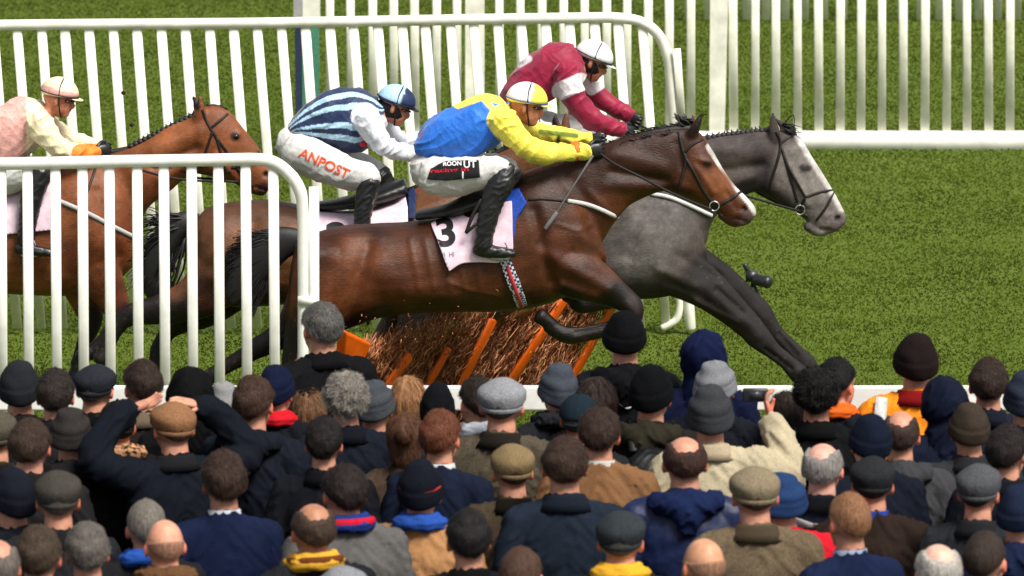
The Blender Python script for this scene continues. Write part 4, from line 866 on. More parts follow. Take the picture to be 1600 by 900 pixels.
g = G(); g.ell(W(568, 225, Y2 - .2), (.026, .012, .02)); link('red_tag', g.mesh('red_tag'), M_r, j2)

# maroon rider
mar = lin(142, 14, 54); pw = (.74, .66, .70)
JG = dict(head=(925, 97, 26, 1.06),
    torso=[(786, 206, 800, 222, .10), (778, 160, 808, 190, .15), (806, 106, 842, 166, .18), (858, 68, 878, 150, .20), (890, 68, 905, 138, .185), (908, 84, 918, 116, .10)],
    arms=[[(888, 112, 25, -.19), (890, 136, 22, -.23), (904, 164, 19, -.24), (925, 186, 18, -.22), (950, 197, 15, -.17), (970, 203, 13, -.13)], [(905, 116, 22, .18), (925, 142, 19, .21), (955, 164, 16, .19), (982, 181, 13, .14)]],
    seat=[[(780, 176, 776, 200, .10), (798, 166, 786, 222, .15), (825, 172, 820, 236, .16), (850, 184, 850, 236, .13)]],
    legs=[[(806, 205, 30, -.12), (845, 216, 28, -.2), (888, 226, 24, -.28), (915, 232, 18, -.31), (912, 248, 15, -.31)], [(810, 200, 28, .12), (850, 200, 27, .2), (895, 206, 23, .28), (925, 218, 18, .31), (920, 236, 15, .31)]],
    shins=[[(915, 232, 19, -.32), (905, 262, 18, -.34), (895, 300, 15, -.35), (888, 340, 13, -.35)], [(922, 232, 19, .32), (915, 262, 18, .34), (905, 300, 15, .35), (898, 340, 13, .35)]],
    feet=[[(878, 350, 8, -.35), (896, 352, 10, -.35), (932, 356, 6, -.35)], [(888, 350, 8, .35), (906, 352, 9, .35), (942, 356, 6, .35)]], mask=True, peak=(.7, .7, .7))
stg_ = [([(884, 140), (900, 132)], 0, 2, pw), ([(876, 142), (908, 128)], 13, 2, pw), ([(924, 140), (936, 132)], 8, 2, pw), ([(812, 100), (826, 92)], 4, 3, pw)]
jg, TBg, MGh = jockey('jockey in maroon silks with white armbands and white cap on the grey', YG, JG, mar, stg_, None, lambda q: (.80, .80, .84), origin=(850, 240))

# rider of the chestnut, at the left edge
J1 = dict(head=(92, 155, 14, 1.04), torso=[(-70, 226, -66, 246, .10), (-50, 196, -52, 256, .15), (-10, 170, -14, 258, .185), (30, 152, 34, 250, .20), (60, 156, 66, 222, .18), (74, 170, 78, 200, .10)],
    arms=[[(60, 192, 24, -.19), (74, 212, 20, -.22), (92, 230, 17, -.23), (115, 238, 15, -.2), (140, 238, 12.5, -.16), (150, 237, 11, -.14)], [(62, 186, 22, .18), (85, 204, 18, .2), (115, 220, 15, .2), (150, 228, 12, .16)]],
    seat=[[(-74, 252, -78, 268, .08), (-60, 244, -68, 292, .155), (-28, 244, -30, 306, .175), (0, 246, 4, 302, .17), (24, 250, 28, 288, .13)]],
    legs=[[(-42, 278, 31, -.12), (-10, 280, 31, -.18), (24, 274, 27, -.25), (55, 268, 21, -.3), (52, 286, 15, -.31)], [(-40, 278, 30, .12), (0, 275, 29, .2), (45, 265, 24, .28), (70, 270, 17, .31), (66, 288, 15, .31)]],
    shins=[[(64, 268, 19, -.32), (52, 300, 18, -.34), (44, 340, 15, -.35), (40, 376, 14, -.35)], [(76, 272, 18, .32), (66, 300, 16, .33), (58, 350, 13, .35)]],
    feet=[[(28, 388, 9, -.35), (46, 390, 10, -.35), (84, 396, 6, -.35)], [(46, 360, 8, .35), (66, 362, 9, .35), (90, 366, 6, .35)]], peak=lin(235, 220, 180))
cr = lin(236, 222, 184); pkc = lin(226, 170, 160)
j1, TB1, M1_ = jockey('jockey with cream and pink cap and orange cuffs riding the chestnut', Y1, J1, cr, [([(125, 238), (150, 237)], 12, 2, lin(240, 130, 30)), ([(20, 150), (20, 256)], 20, 2, pkc), ([(-40, 180), (-40, 256)], 12, 2, pkc)], None, lambda q: cr if q.z > .075 or q.z < .03 else pkc, origin=(-10, 300))

# stirrup leather of the near foot on the front horse
g = G(); g.tube([(*W(752, 312, Y3 - .36), .012, .004), (*W(738, 338, Y3 - .365), .012, .004), (*W(728, 364, Y3 - .37), .010, .004)], n=6, k=3); g.tube([(*W(728, 364, Y3 - .37), .010, .004), (*W(744, 350, Y3 - .37), .010, .004)], n=6, k=1); link('stirrup_leather', g.mesh('stirrup_leather'), M_strap, h3)
# reins
M_rein = mat('rein_leather', (.015, .012, .011), .6, scale=80)
def reins(h, Y, pts, ptsf):
    g = G()
    for P in (pts, ptsf): g.tube([(*W(x, y, Y + dy), .008, .004) for x, y, dy in P], n=6, k=5)
    link('reins', g.mesh('reins'), M_rein, h)
reins(h3, Y3, [(938, 240, -.13), (960, 256, -.17), (1000, 276, -.19), (1050, 302, -.16), (1112, 328, -.1)], [(942, 226, .12), (1000, 268, .17), (1060, 304, .14), (1112, 326, .08)])
reins(hg, YG, [(982, 206, -.13), (1060, 250, -.18), (1140, 296, -.16), (1200, 316, -.15), (1250, 330, -.09)], [(990, 190, .12), (1100, 250, .16), (1200, 310, .13), (1250, 328, .08)])
reins(h2, Y2, [(650, 243, -.15), (720, 262, -.18), (800, 280, -.15), (880, 294, -.09)], [(668, 228, .12), (760, 270, .16), (880, 292, .08)])
reins(h1, Y1, [(155, 240, -.14), (210, 262, -.18), (280, 280, -.15), (372, 284, -.09)], [(158, 230, .12), (240, 270, .16), (370, 282, .08)])

# ------------------------------------------------------------------ spectators
HC = Vector((0, .005, 1.632))           # head centre of the 1.75 m figure
I4 = Matrix.Identity(4)
ARMS = {
 'down': [[(.185, -.01, 1.40), (.245, -.03, 1.14), (.235, .07, .92), (.225, .10, .86)]],
 'front': [[(.185, -.01, 1.40), (.255, -.01, 1.15), (.17, .20, 1.08), (.10, .27, 1.10)]],
}
def arm(P, s): return [(s * x, y, z) for x, y, z in P]
POSE = {'down': (ARMS['down'][0], ARMS['down'][0]), 'front': (ARMS['front'][0], ARMS['front'][0]), 
 'cap': ([(.19, -.01, 1.41), (.36, .04, 1.50), (.23, .11, 1.68), (.165, .12, 1.715)], [(.19, -.01, 1.41), (.37, .04, 1.47), (.24, .11, 1.66), (.165, .12, 1.71)]),
 'camera': (ARMS['front'][0], [(.19, -.01, 1.41), (.37, .03, 1.34), (.31, .12, 1.52), (.28, .15, 1.59)])}   # (left arm, right arm)
def make_body(pose):
    g = G(); face_parts(g, Matrix.Translation(HC - Vector((0, 0, .010))) @ Matrix.Scale(1.09, 4))
    g.tube([(0, -.03, 1.36, .075, .07), (0, -.025, 1.46, .066, .064), (0, -.01, 1.55, .060, .064), (0, 0, 1.60, .05)], n=16, k=3)
    for s in (-1, 1):
        g.tube([(0, -.03, 1.43, .04), (s * .09, -.02, 1.41, .04), (s * .17, -.01, 1.39, .04)], n=10, k=3)
        g.tube([(s * .09, 0, .95, .085), (s * .10, .01, .70, .075), (s * .10, .01, .50, .055), (s * .10, -.01, .35, .055), (s * .10, -.01, .10, .035), (s * .10, 0, .06, .035)], n=10, k=3)
        g.tube([(s * .10, -.03, .04, .035), (s * .105, .08, .03, .03), (s * .11, .16, .025, .025)], n=8, k=2)
    g.tube([(0, 0, .90, .15, .10), (0, 0, 1.02, .14, .09), (0, -.01, 1.18, .15, .10), (0, -.01, 1.33, .17, .10), (0, -.02, 1.42, .12, .08)], n=18, k=3)
    ex = G()
    for s, P in zip((-1, 1), POSE[pose]):
        Q = arm(P, s); g.tube([(*q, r) for q, r in zip(Q, (.05, .042, .033, .026))], n=10, k=4)
        d = Vector(Q[3]) - Vector(Q[2]); o_ = Vector(Q[3]) + d.normalized() * .005
        if pose == 'cap': d = Vector((-s, -.25, .32)); X = (0, 1, .3)
        elif pose == 'camera' and s == 1: d = Vector((-.25, .25, 1)); X = (0, -1, .2)
        else: X = (0, s * 1, 0) if pose == 'down' else (0, 0, 1)
        hand_tubes(ex, ML(o_, X, d), .25 if pose == 'cap' else .55)
    me = remesh(g, 'body_' + pose, .0085, 2, ex); co = vco(me); cols = np.tile(np.array((1, 1, 1), np.float32), (len(co), 1))
    ear = (np.abs(co[:, 0]) > .084) & (co[:, 2] > 1.57) & (co[:, 2] < 1.68); cols[ear] = (1.15, .72, .66)
    for s in (-1, 1): cols[(np.abs(co[:, 0] - s * .033) < .013) & (np.abs(co[:, 2] - 1.631) < .008) & (co[:, 1] > .06)] = (.05, .04, .03)
    cols[(np.abs(co[:, 0]) < .022) & (np.abs(co[:, 2] - 1.563) < .007) & (co[:, 1] > .07)] = (.85, .5, .5)
    paint(me, cols); return me
def folds(amp, seed):
    def f(p):
        q = Vector((p[0] * 5 + seed, p[1] * 5, p[2] * 9 + abs(p[0]) * 11)); r_ = noise.noise(q); r2 = noise.noise(q * 2.1 + Vector((0, 0, seed))); r3 = noise.noise(q * 3.7)
        return amp * (.9 * r_ + 1.3 * (1 - abs(r2)) ** 5 - .6)
    return f
def make_coat(kind, pose, seed):
    g = G(); f = 1.0; puff = kind == 'puffer'; bulky = kind in ('overcoat', 'hooded', 'puffer')
    k = 1.10 if bulky else 1.0; sh = .05 if not bulky else .062
    g.tube([(0, 0, .62 if bulky else .78, .20 * k, .15 * k), (0, 0, .90, .20 * k, .145 * k), (0, -.005, 1.05, .185 * k, .13 * k), (0, -.012, 1.20, .20 * k, .138 * k), (0, -.018, 1.33, .205 * k, .130 * k), (0, -.022, 1.41, .160 * k, .11), (0, -.024, 1.455, .105, .092), (0, -.022, 1.485, .08, .082)], n=26, k=4, up=(0, 1, 0))
    for s, P in zip((-1, 1), POSE[pose]):
        Q = arm(P, s); b = .012 if bulky else 0
        if pose in ('cap', 'camera') and Q[1][2] > 1.3: b += .008
        g.tube([(*q, r + b) for q, r in zip(Q, (.073, .062, .052, .042))], n=16, k=5)
        g.tube([(0, -.024, 1.455, sh), (s * .09, -.018, 1.432, sh + .006), (s * .178, -.008, 1.395, .068 + b)], n=14, k=4)
    me = remesh(g, 'coat', .0125 if not puff else .009, 5)
    if puff:
        displace(me, lambda p: .0085 * (1 - 2 * abs(math.sin(p[2] * math.pi / .085 + .3 * noise.noise(Vector(p) * 6))) ** .0 if 0 else .034 * abs(math.sin(p[2] * math.pi / .085 + .5 * noise.noise(Vector(p) * 5))) ** .5) + .006 * noise.noise(Vector(p) * 18))
    else:
        f0 = folds(.007 if kind == 'suit' else .010, seed); displace(me, lambda p: f0(p) - (.005 * math.exp(-(p[0] / .006) ** 2) if p[1] < 0 and p[2] < 1.44 else 0))
    return me
def collar(kind):
    g = G()
    if kind == 'stand':
        rr = [];
        for z, a, b in ((1.435, .128, .118), (1.47, .102, .103), (1.497, .090, .094), (1.508, .082, .087), (1.50, .076, .08), (1.45, .07, .074)):
            rr.append([np.array((a * math.sin(t), -.015 + -b * math.cos(t), z + .012 * math.cos(t))) for t in [2 * math.pi * i / 28 for i in range(28)]])
        g.rings(rr)
    elif kind == 'shirt':
        rr = []
        for z, a, b in ((1.46, .082, .082), (1.49, .076, .078), (1.512, .072, .075), (1.515, .069, .072), (1.47, .066, .068)):
            rr.append([np.array((a * math.sin(t), -.014 + -b * math.cos(t), z + .008 * math.cos(t))) for t in [2 * math.pi * i / 28 for i in range(28)]])
        g.rings(rr)
    elif kind == 'hooddown':
        g.tube([(-.10, .0, 1.45, .035), (-.115, -.07, 1.465, .05), (-.06, -.125, 1.455, .062), (0, -.140, 1.44, .07), (.06, -.125, 1.455, .062), (.115, -.07, 1.465, .05), (.10, .0, 1.45, .035)], n=16, k=5)
        g.tube([(0, -.11, 1.50, .05), (0, -.145, 1.42, .065), (0, -.15, 1.34, .04)], n=14, k=3)
        me = remesh(g, 'hood_down', .011, 4); displace(me, folds(.012, 3)); return me
    elif kind in ('scarf', 'fur'):
        a0 = .012 if kind == 'scarf' else .02
        g.tube([((.085 + a0) * math.sin(t), -.018 - (.085 + a0) * math.cos(t), 1.492 + .014 * math.cos(t), .021 + a0 * .9 + .004 * math.sin(5 * t)) for t in [2 * math.pi * i / 20 for i in range(21)]], n=14, k=2)
        g.tube([((.08) * math.sin(t), -.016 - (.080) * math.cos(t), 1.525 + .014 * math.cos(t), .016) for t in [2 * math.pi * i / 20 for i in range(21)]], n=12, k=2)
        me = remesh(g, kind, .008 if kind == 'scarf' else .009, 2); displace(me, (lambda p: .009 * noise.noise(Vector((p[0] * 14, p[1] * 14, p[2] * 75))) + .006 * noise.noise(Vector(p) * 22)) if kind == 'scarf' else (lambda p: .012 * noise.noise(Vector(p) * 60) + .01 * noise.noise(Vector(p) * 25))); return me
    me = g.mesh('collar'); return me
Mh = Matrix.Translation(HC)
front = lambda a: (1 - math.cos(a)) / 2       # 0 at the back, 1 in front
def tuft(me, kind, seed):
    """short tapered locks lying on the hair, combed down from the crown"""
    rs = np.random.RandomState(seed + 5); N = {'curly': 5200, 'long': 5200, 'bun': 3500, 'crop': 3800, 'stubble': 900, 'bald': 2400}.get(kind, 4600)
    L0 = {'curly': .017, 'long': .05, 'bun': .03, 'crop': .007, 'stubble': .004, 'bald': .011, 'quiff': .020}.get(kind, .015)
    ar = np.array([p.area for p in me.polygons]); ps = rs.choice(len(ar), N, p=ar / ar.sum()); V = []; Fc = []; co = vco(me); k = 0
    for pi in ps:
        p = me.polygons[int(pi)]; w = rs.dirichlet(np.ones(len(p.vertices))); c = (co[list(p.vertices)] * w[:, None]).sum(0); nn = np.array(p.normal)
        if p.area < 1e-9: continue
        if np.dot(nn, c - np.array((0, -.01, c[2]))) < -.01: nn = -nn
        d = np.array((nn[0] * .4 + .25, nn[1] * .4, -1.0)) if kind != 'curly' else rs.randn(3)
        if c[2] > 1.71 and kind in ('short', 'crop', 'quiff', 'fade'): d = np.array((c[0] * 8 + .2, (c[1] + .05) * 8, .1))
        d = d + rs.randn(3) * (.28 if kind != 'long' else .10); d = d - nn * np.dot(d, nn); d /= np.linalg.norm(d) + 1e-6
        L = L0 * (.6 + .8 * rs.rand()); s_ = np.cross(d, nn); w0 = .0008 + .0006 * rs.rand(); up = .16 if kind not in ('curly',) else .55
        a = c - nn * .001; b = c + d * L * .6 + nn * L * up * .8; e = c + d * L + nn * L * up * (.3 if kind == 'long' else .9)
        V += [a - s_ * w0, a + s_ * w0, b + s_ * w0 * .8, b - s_ * w0 * .8, e]; Fc += [(k, k + 1, k + 2, k + 3), (k + 3, k + 2, k + 4)]; k += 5
    t = bpy.data.meshes.new('t'); t.from_pydata([tuple(v) for v in V], [], Fc); b = bmesh.new(); b.from_mesh(me); b.from_mesh(t); b.to_mesh(me); b.free(); bpy.data.meshes.remove(t)
    me.polygons.foreach_set('use_smooth', [True] * len(me.polygons)); return me
def head_mesh(kind, seed):
    me = head_mesh0(kind, seed); c = vco(me); h0 = np.array(HC); c = (c - h0) * 1.09 + h0 - np.array((0, 0, .010)); me.vertices.foreach_set('co', c.astype(np.float32).ravel()); me.update(); return me
def head_mesh0(kind, seed):
    g = G()
    if kind in ('short', 'crop', 'quiff', 'fade'):
        lo = lambda a: -47 + 50 * min(1, front(a) * 1.9) ** 1.0 + (26 * max(0, front(a) - .6) / .4) + 1.5 * math.sin(a * 7 + seed)
        th = {'short': .013, 'crop': .007, 'quiff': .016, 'fade': .011}[kind]
        dome(g, Mh, (.076, .095, .094), lo, th, amp=.007 if kind != 'crop' else .003, freq=26, c=(0, -.012, .022), seed=seed, n=56, m=26, rows=(lambda a, u: (.014 * max(0, u - .55) + (.012 * front(a) * u if kind == 'quiff' else 0)) + .0022 * noise.noise(Vector((math.sin(a) * 9, math.cos(a) * 9, u * 5 + seed)))))
    elif kind == 'curly':
        lo = lambda a: -52 + 50 * min(1, front(a) * 1.9) + (20 * max(0, front(a) - .6) / .4)
        dome(g, Mh, (.076, .095, .094), lo, .019, amp=.015, freq=34, c=(0, -.012, .022), seed=seed, n=64, m=30)
    elif kind == 'bald':
        lo = lambda a: -47 + 46 * min(1, front(a) * 1.9)
        hi = lambda a: 30 + 17 * math.sin(a) ** 2 + 3 * math.sin(a * 5 + seed) + 2 * math.sin(a * 13 + seed * 2) - 90 * max(0, front(a) - .6)
        dome(g, Mh, (.076, .095, .094), lo, .009, hi=lambda a: max(hi(a), lo(a) + .5), amp=.004, freq=30, c=(0, -.012, .022), seed=seed, n=56, m=18)
    elif kind == 'stubble':
        lo = lambda a: -44 + 44 * min(1, front(a) * 1.9)
        dome(g, Mh, (.076, .095, .094), lo, .0025, hi=lambda a: max(16 - 30 * front(a), lo(a) + .5), amp=.001, c=(0, -.012, .022), seed=seed)
    elif kind in ('long', 'bun'):
        g.ell(HC + Vector((0, -.018, .028)), (.094, .108, .108), n=28, m=20)
        if kind == 'long':
            g.tube([(0, -.045, 1.66, .088, .085), (0, -.06, 1.58, .098, .075), (0, -.075, 1.50, .108, .062), (0, -.09, 1.42, .112, .05), (0, -.10, 1.34, .095, .035), (0, -.105, 1.27, .05, .02)], n=24, k=4)
        else:
            g.tube([(0, -.04, 1.64, .082, .08), (0, -.05, 1.57, .075, .065), (0, -.045, 1.52, .05, .04)], n=20, k=3); g.ell((0, -.135, 1.70), (.045, .04, .045))
        me = remesh(g, 'hair', .008, 3); displace(me, lambda p: .007 * noise.noise(Vector((p[0] * 45 + seed, p[1] * 45, p[2] * 5))) + .003 * noise.noise(Vector((p[0] * 90, p[1] * 90, p[2] * 8)))); return tuft(me, kind, seed)
    elif kind == 'flatcap':
        lo = lambda a: -30 + 34 * front(a)
        dome(g, Mh, (.086, .106, .088), lo, .006, c=(0, .002, .032), n=56, m=20, amp=.004, freq=14, seed=seed, rows=lambda a, u: .009 * math.exp(-((u - .36) / .16) ** 2) - (.0025 if min(abs((a + math.pi) % (math.pi / 2)), abs((a + math.pi) % (math.pi / 2) - math.pi / 2)) < .05 else 0), squash=lambda p: Vector((p.x, p.y, p.z + .10 * max(0, -p.y) * .12)))
        g.ell(HC + Vector((0, .115, .050)), (.068, .052, .009), n=24)
        g.ell(HC + Vector((0, .005, .121)), (.009, .009, .004), n=10, m=6)
        rr = []
        for z, d in ((-.012, -.001), (-.004, .003), (.006, .003), (.010, -.004)):
            rr.append([np.array(HC) + np.array(((.082 + d) * math.sin(t), -.008 - (.098 + d) * math.cos(t), z + .012 * front(t))) for t in [2 * math.pi * i / 36 for i in range(36)]])
        g.rings(rr, cap=False)
    elif kind in ('beanie', 'knit', 'bobble'):
        lo = lambda a: -38 + 40 * front(a) 
        tall = .018 if seed % 2 == 0 else .004
        dome(g, Mh, (.080, .098, .104 + tall), lo, .010, c=(0, -.012, .022), n=80, m=30, amp=.006, freq=16, seed=seed, rows=lambda a, u: (.007 if u < .30 else 0) + .0022 * math.sin(a * 40) * (1 - u * .5) + .004 * math.sin(u * 20) * (1 if kind == 'knit' else .3))
        if kind == 'bobble': g.ell(HC + Vector((0, -.01, .165)), (.04, .04, .04))
    elif kind == 'ballcap':
        lo = lambda a: -12 + 14 * front(a)
        dome(g, Mh, (.083, .102, .098), lo, .006, c=(0, -.008, .026), n=56, m=18, rows=lambda a, u: -.002 if min((a + math.pi) % (math.pi / 3), math.pi / 3 - (a + math.pi) % (math.pi / 3)) < .06 else 0)
        g.ell(HC + Vector((0, .13, .035)), (.072, .065, .006), n=24); g.ell(HC + Vector((0, -.008, .134)), (.008, .008, .005), n=10, m=6)
        g.tube([(.04, -.098, 1.63, .006), (0, -.108, 1.628, .007), (-.04, -.098, 1.63, .006)], n=8, k=3)
    elif kind == 'hood':
        lo = lambda a: -78 + 30 * front(a)
        dome(g, Mh, (.098, .120, .118), lo, .012, hi=None, c=(0, -.012, .018), n=56, m=26, amp=.012, freq=12, seed=seed, rows=lambda a, u: -.05 * max(0, front(a) - .80) * 5 * max(0, (.62 - u)) )
        g.tube([(0, -.03, 1.40, .13, .10), (0, -.03, 1.48, .105, .10), (0, -.025, 1.54, .095, .105)], n=24, k=3)
        me = remesh(g, 'hood', .010, 4); displace(me, folds(.010, seed)); return me
    me = g.mesh(kind)
    return tuft(me, kind, seed) if kind in ('short', 'crop', 'quiff', 'fade', 'curly', 'bald', 'stubble') else me
_cache = {}
def cached(key, fn):
    if key not in _cache: _cache[key] = fn()
    return _cache[key]
def c8(c, k=1.0):
    L = lin(*c); d = .44 + .42 * min(1, sum(L) / .6)      # dark cloth reads darker than its photographed sheen
    return tuple(x * k * d for x in L)
_m = {}
def fab(kind, c):
    key = (kind, c)
    if key in _m: return _m[key]
    L = c8(c)
    if kind == 'hair': m_ = mat('hair', L, .55, col2=tuple(min(1, x * 2.0 + .01) for x in L), scale=150, stretch=(1, 1, .16), bump=.7, mix=.8, spec=.2)
    elif kind == 'tweed': m_ = mat('tweed', L, .9, col2=tuple(x * 2.2 + .01 for x in L), scale=170, bump=.4, mix=.6, spec=.08)
    elif kind == 'knit': m_ = mat('knit', L, .9, col2=tuple(x * 1.8 + .005 for x in L), scale=150, bump=.4, mix=.4, spec=.08)
    elif kind == 'nylon': m_ = mat('nylon', L, .5, col2=tuple(x * 1.3 + .002 for x in L), scale=50, bump=.15, mix=.6, spec=.3)
    elif kind == 'leopard':
        m_ = mat('leopard_print', lin(180, 130, 90), .9, col2=lin(40, 24, 16), scale=45, bump=.6, mix=1); 
        for n_ in m_.node_tree.nodes:
            if n_.type == 'VALTORGB': n_.color_ramp.elements[0].position = .50; n_.color_ramp.elements[1].position = .55; n_.color_ramp.elements[0].color = (*lin(190, 140, 100), 1)
    elif kind == 'skin': m_ = None
    else: m_ = mat('wool', L, .85, col2=tuple(x * 1.35 + .002 for x in L), scale=220, bump=.35, mix=.7, spec=.08)
    _m[key] = m_; return m_
def skin(c):
    key = ('skin', c)
    if key not in _m: _m[key] = mat('skin', attr=False, col=lin(*c), rough=.5, col2=tuple(min(1, x * 1.12) for x in lin(*c)), scale=22, bump=.06, mix=.6, spec=.35)
    m_ = _m[key]
    if not m_.get('done'):
        n_ = m_.node_tree; B_ = n_.nodes['Principled BSDF']; src = B_.inputs['Base Color'].links[0].from_socket; at = n_.nodes.new('ShaderNodeAttribute'); at.attribute_name = 'Col'
        mx = n_.nodes.new('ShaderNodeMix'); mx.data_type = 'RGBA'; mx.blend_type = 'MULTIPLY'; mx.inputs[0].default_value = 1; n_.links.new(src, mx.inputs[6]); n_.links.new(at.outputs['Color'], mx.inputs[7]); n_.links.new(mx.outputs[2], B_.inputs['Base Color']); m_['done'] = 1
    return m_
def make_trousers():
    g = G()
    for s in (-1, 1): g.tube([(s * .09, 0, .96, .115), (s * .105, .005, .70, .095), (s * .105, 0, .45, .078), (s * .105, -.01, .20, .07), (s * .105, 0, .07, .07)], n=14, k=3)
    me = remesh(g, 'trousers', .018, 3); return me
def make_shoe():
    g = G()
    for s in (-1, 1): g.tube([(s * .105, -.07, .045, .045), (s * .11, .03, .05, .05), (s * .118, .14, .04, .045, .035), (s * .122, .21, .03, .03, .025)], n=12, k=3)
    return remesh(g, 'shoes', .012, 2)
NAVY = (26, 32, 50); BLK = (22, 22, 26); CH = (52, 52, 56)
PE = []          # cx, top y, height, head kind, head colour, coat kind, coat colour, pose, collar kind, collar colour, yaw, skin, label, extras
def P_(cx, ty, h, hk, hc, ck, cc, label, pose='down', col=None, colc=None, yaw=0, sk=(198, 140, 115), **ex): PE.append([cx, ty, h, hk, hc, ck, cc, label, pose, col, colc, yaw, sk, ex])
#   back rows
P_(502, 473, 1.84, 'short', (92, 90, 86), 'overcoat', BLK, 'tall grey haired man in black jacket in front of the end of the near wing', col='stand', colc=BLK, yaw=-12, w=1.10, print_=1)
P_(976, 489, 1.86, 'beanie', (14, 14, 18), 'hooded', (24, 26, 32), 'tall person in black beanie and black hooded jacket below the hurdle', col='hooddown', colc=(20, 21, 26), w=1.10, logo=1)
P_(1100, 521, 1.80, 'hood', (22, 32, 74), 'overcoat', (20, 30, 66), 'person with navy hood up, tallest in front of the open grass', w=.95)
P_(1432, 528, 1.82, 'beanie', (38, 28, 26), 'overcoat', (255, 150, 36), 'steward in orange high visibility vest and dark brown woolly hat', col='stand', colc=(150, 24, 26), vest=1, w=1.2)
P_(1308, 560, 1.74, 'short', (16, 13, 13), 'overcoat', (34, 36, 44), 'person with black hair and orange scarf', col='scarf', colc=(220, 96, 30), yaw=25)
P_(148, 569, 1.75, 'flatcap', (40, 44, 52), 'overcoat', BLK, 'man in charcoal cap at the left end of the rail', pose='front')
P_(222, 563, 1.77, 'short', (58, 40, 30), 'overcoat', (46, 40, 36), 'man with dark brown hair and beige collar in front of the wing slats', col='stand', colc=(120, 104, 88))
P_(298, 580, 1.74, 'hood', (18, 18, 20), 'overcoat', BLK, 'person with black pointed hood up by the near wing', w=.92)
P_(349, 603, 1.66, 'knit', (132, 132, 132), 'overcoat', (70, 56, 48), 'person in pale grey woolly hat beside the black hood', w=.9)
P_(396, 588, 1.77, 'short', (74, 50, 36), 'hooded', (30, 36, 50), 'man with short brown hair and navy hooded jacket below the near wing', col='hooddown', colc=(28, 34, 46))
P_(431, 573, 1.75, 'beanie', (18, 28, 60), 'overcoat', (26, 30, 38), 'person in navy woolly hat with red collar', col='scarf', colc=(190, 24, 36), w=.9, yaw=10)
P_(481, 609, 1.62, 'long', (120, 84, 56), 'overcoat', (34, 34, 40), 'fair long haired woman in small black hat', hat=('beanie', (10, 10, 12)), w=.85)
P_(540, 583, 1.79, 'curly', (128, 122, 114), 'overcoat', (28, 34, 48), 'man with thick curly grey hair and dark navy coat')
P_(585, 597, 1.70, 'knit', (74, 78, 84), 'overcoat', (50, 52, 58), 'person in mottled grey woolly hat half behind the curly grey head', w=.95)
P_(637, 589, 1.68, 'long', (150, 106, 70), 'overcoat', (150, 132, 120), 'woman with long fair hair in front of the white rail', w=.85)
P_(684, 604, 1.66, 'beanie', (18, 20, 26), 'overcoat', (60, 54, 50), 'person in black woolly hat right of the long fair hair', w=.85)
P_(746, 588, 1.75, 'short', (46, 32, 24), 'overcoat', (26, 32, 50), 'dark brown haired man half hidden by the pale grey cap', col='scarf', colc=(170, 175, 185), w=.9)
P_(784, 590, 1.78, 'flatcap', (122, 124, 128), 'overcoat', (84, 76, 62), 'man in pale grey flat cap and olive tweed coat', col='stand', colc=(48, 42, 36), w=1.12, tw=1)
P_(873, 574, 1.76, 'knit', (74, 80, 90), 'overcoat', (40, 42, 48), 'person in slate grey woolly hat and fur collar below the hurdle', col='fur', colc=(44, 46, 50))
P_(932, 591, 1.72, 'long', (52, 34, 26), 'overcoat', (40, 36, 36), 'dark brown haired woman behind the teal cap', w=.88, yaw=20)
P_(905, 615, 1.70, 'ballcap', (34, 50, 62), 'overcoat', (44, 46, 50), 'man in dark teal peaked cap', yaw=14)
P_(1018, 577, 1.77, 'beanie', (12, 14, 18), 'hooded', (46, 44, 36), 'person in black woolly hat carrying a black rucksack', col='hooddown', colc=(58, 54, 42), bag=1)
P_(1118, 567, 1.76, 'knit', (118, 120, 124), 'overcoat', (30, 34, 44), 'person in light grey woolly hat in front of the navy hood')
P_(1227, 613, 1.64, 'long', (50, 34, 28), 'overcoat', (28, 28, 34), 'woman with short dark brown hair beside the raised hand', w=.85)
P_(1276, 577, 1.78, 'curly', (18, 13, 12), 'overcoat', BLK, 'man with black curly hair and a tan strap across a black coat', strap_=1)
P_(1474, 593, 1.72, 'hood', (26, 34, 58), 'overcoat', (26, 34, 56), 'person with navy hood up in front of the orange vest')
P_(183, 626, 1.69, 'ballcap', (40, 34, 30), 'overcoat', (38, 32, 30), 'woman in dark brown cap wrapped in a leopard print scarf', col='fur', colc='leopard')
P_(271, 627, 1.76, 'flatcap', (134, 96, 66), 'overcoat', (24, 30, 42), 'man in tan brown cap holding it with both raised hands', pose='cap', col='stand', colc=(40, 40, 44), w=1.06)
P_(506, 651, 1.73, 'short', (34, 26, 24), 'overcoat', (28, 30, 38), 'dark haired man left of the thick curly grey hair', w=.95)
P_(634, 648, 1.67, 'bun', (96, 62, 42), 'overcoat', (96, 78, 64), 'brown haired woman with hair pinned up under the long fair hair', w=.85)
P_(688, 641, 1.77, 'short', (112, 62, 38), 'suit', (28, 38, 62), 'auburn haired man in navy suit and white shirt collar', col='shirt', colc=(205, 205, 208), w=1.05)
P_(936, 636, 1.78, 'short', (64, 44, 34), 'overcoat', (136, 98, 66), 'brown haired man in tan coat and white shirt collar', col='shirt', colc=(190, 190, 188))
P_(1110, 609, 1.79, 'knit', (66, 68, 72), 'overcoat', (184, 172, 144), 'person in cream jacket raising a small camera', pose='camera', col='stand', colc=(176, 160, 134), w=1.06, camera=1)
P_(1408, 638, 1.75, 'bald', (70, 52, 46), 'hooded', (76, 76, 80), 'balding dark haired man in grey hooded jacket', col='hooddown', colc=(72, 72, 76))
P_(1360, 650, 1.74, 'beanie', (22, 32, 54), 'overcoat', (26, 32, 48), 'person in navy woolly hat left of the balding man in grey')
P_(1070, 678, 1.78, 'bald', (70, 46, 36), 'puffer', (30, 46, 92), 'balding man in quilted blue jacket with hood', col='hooddown', colc=(30, 45, 90), w=1.14, yaw=8)
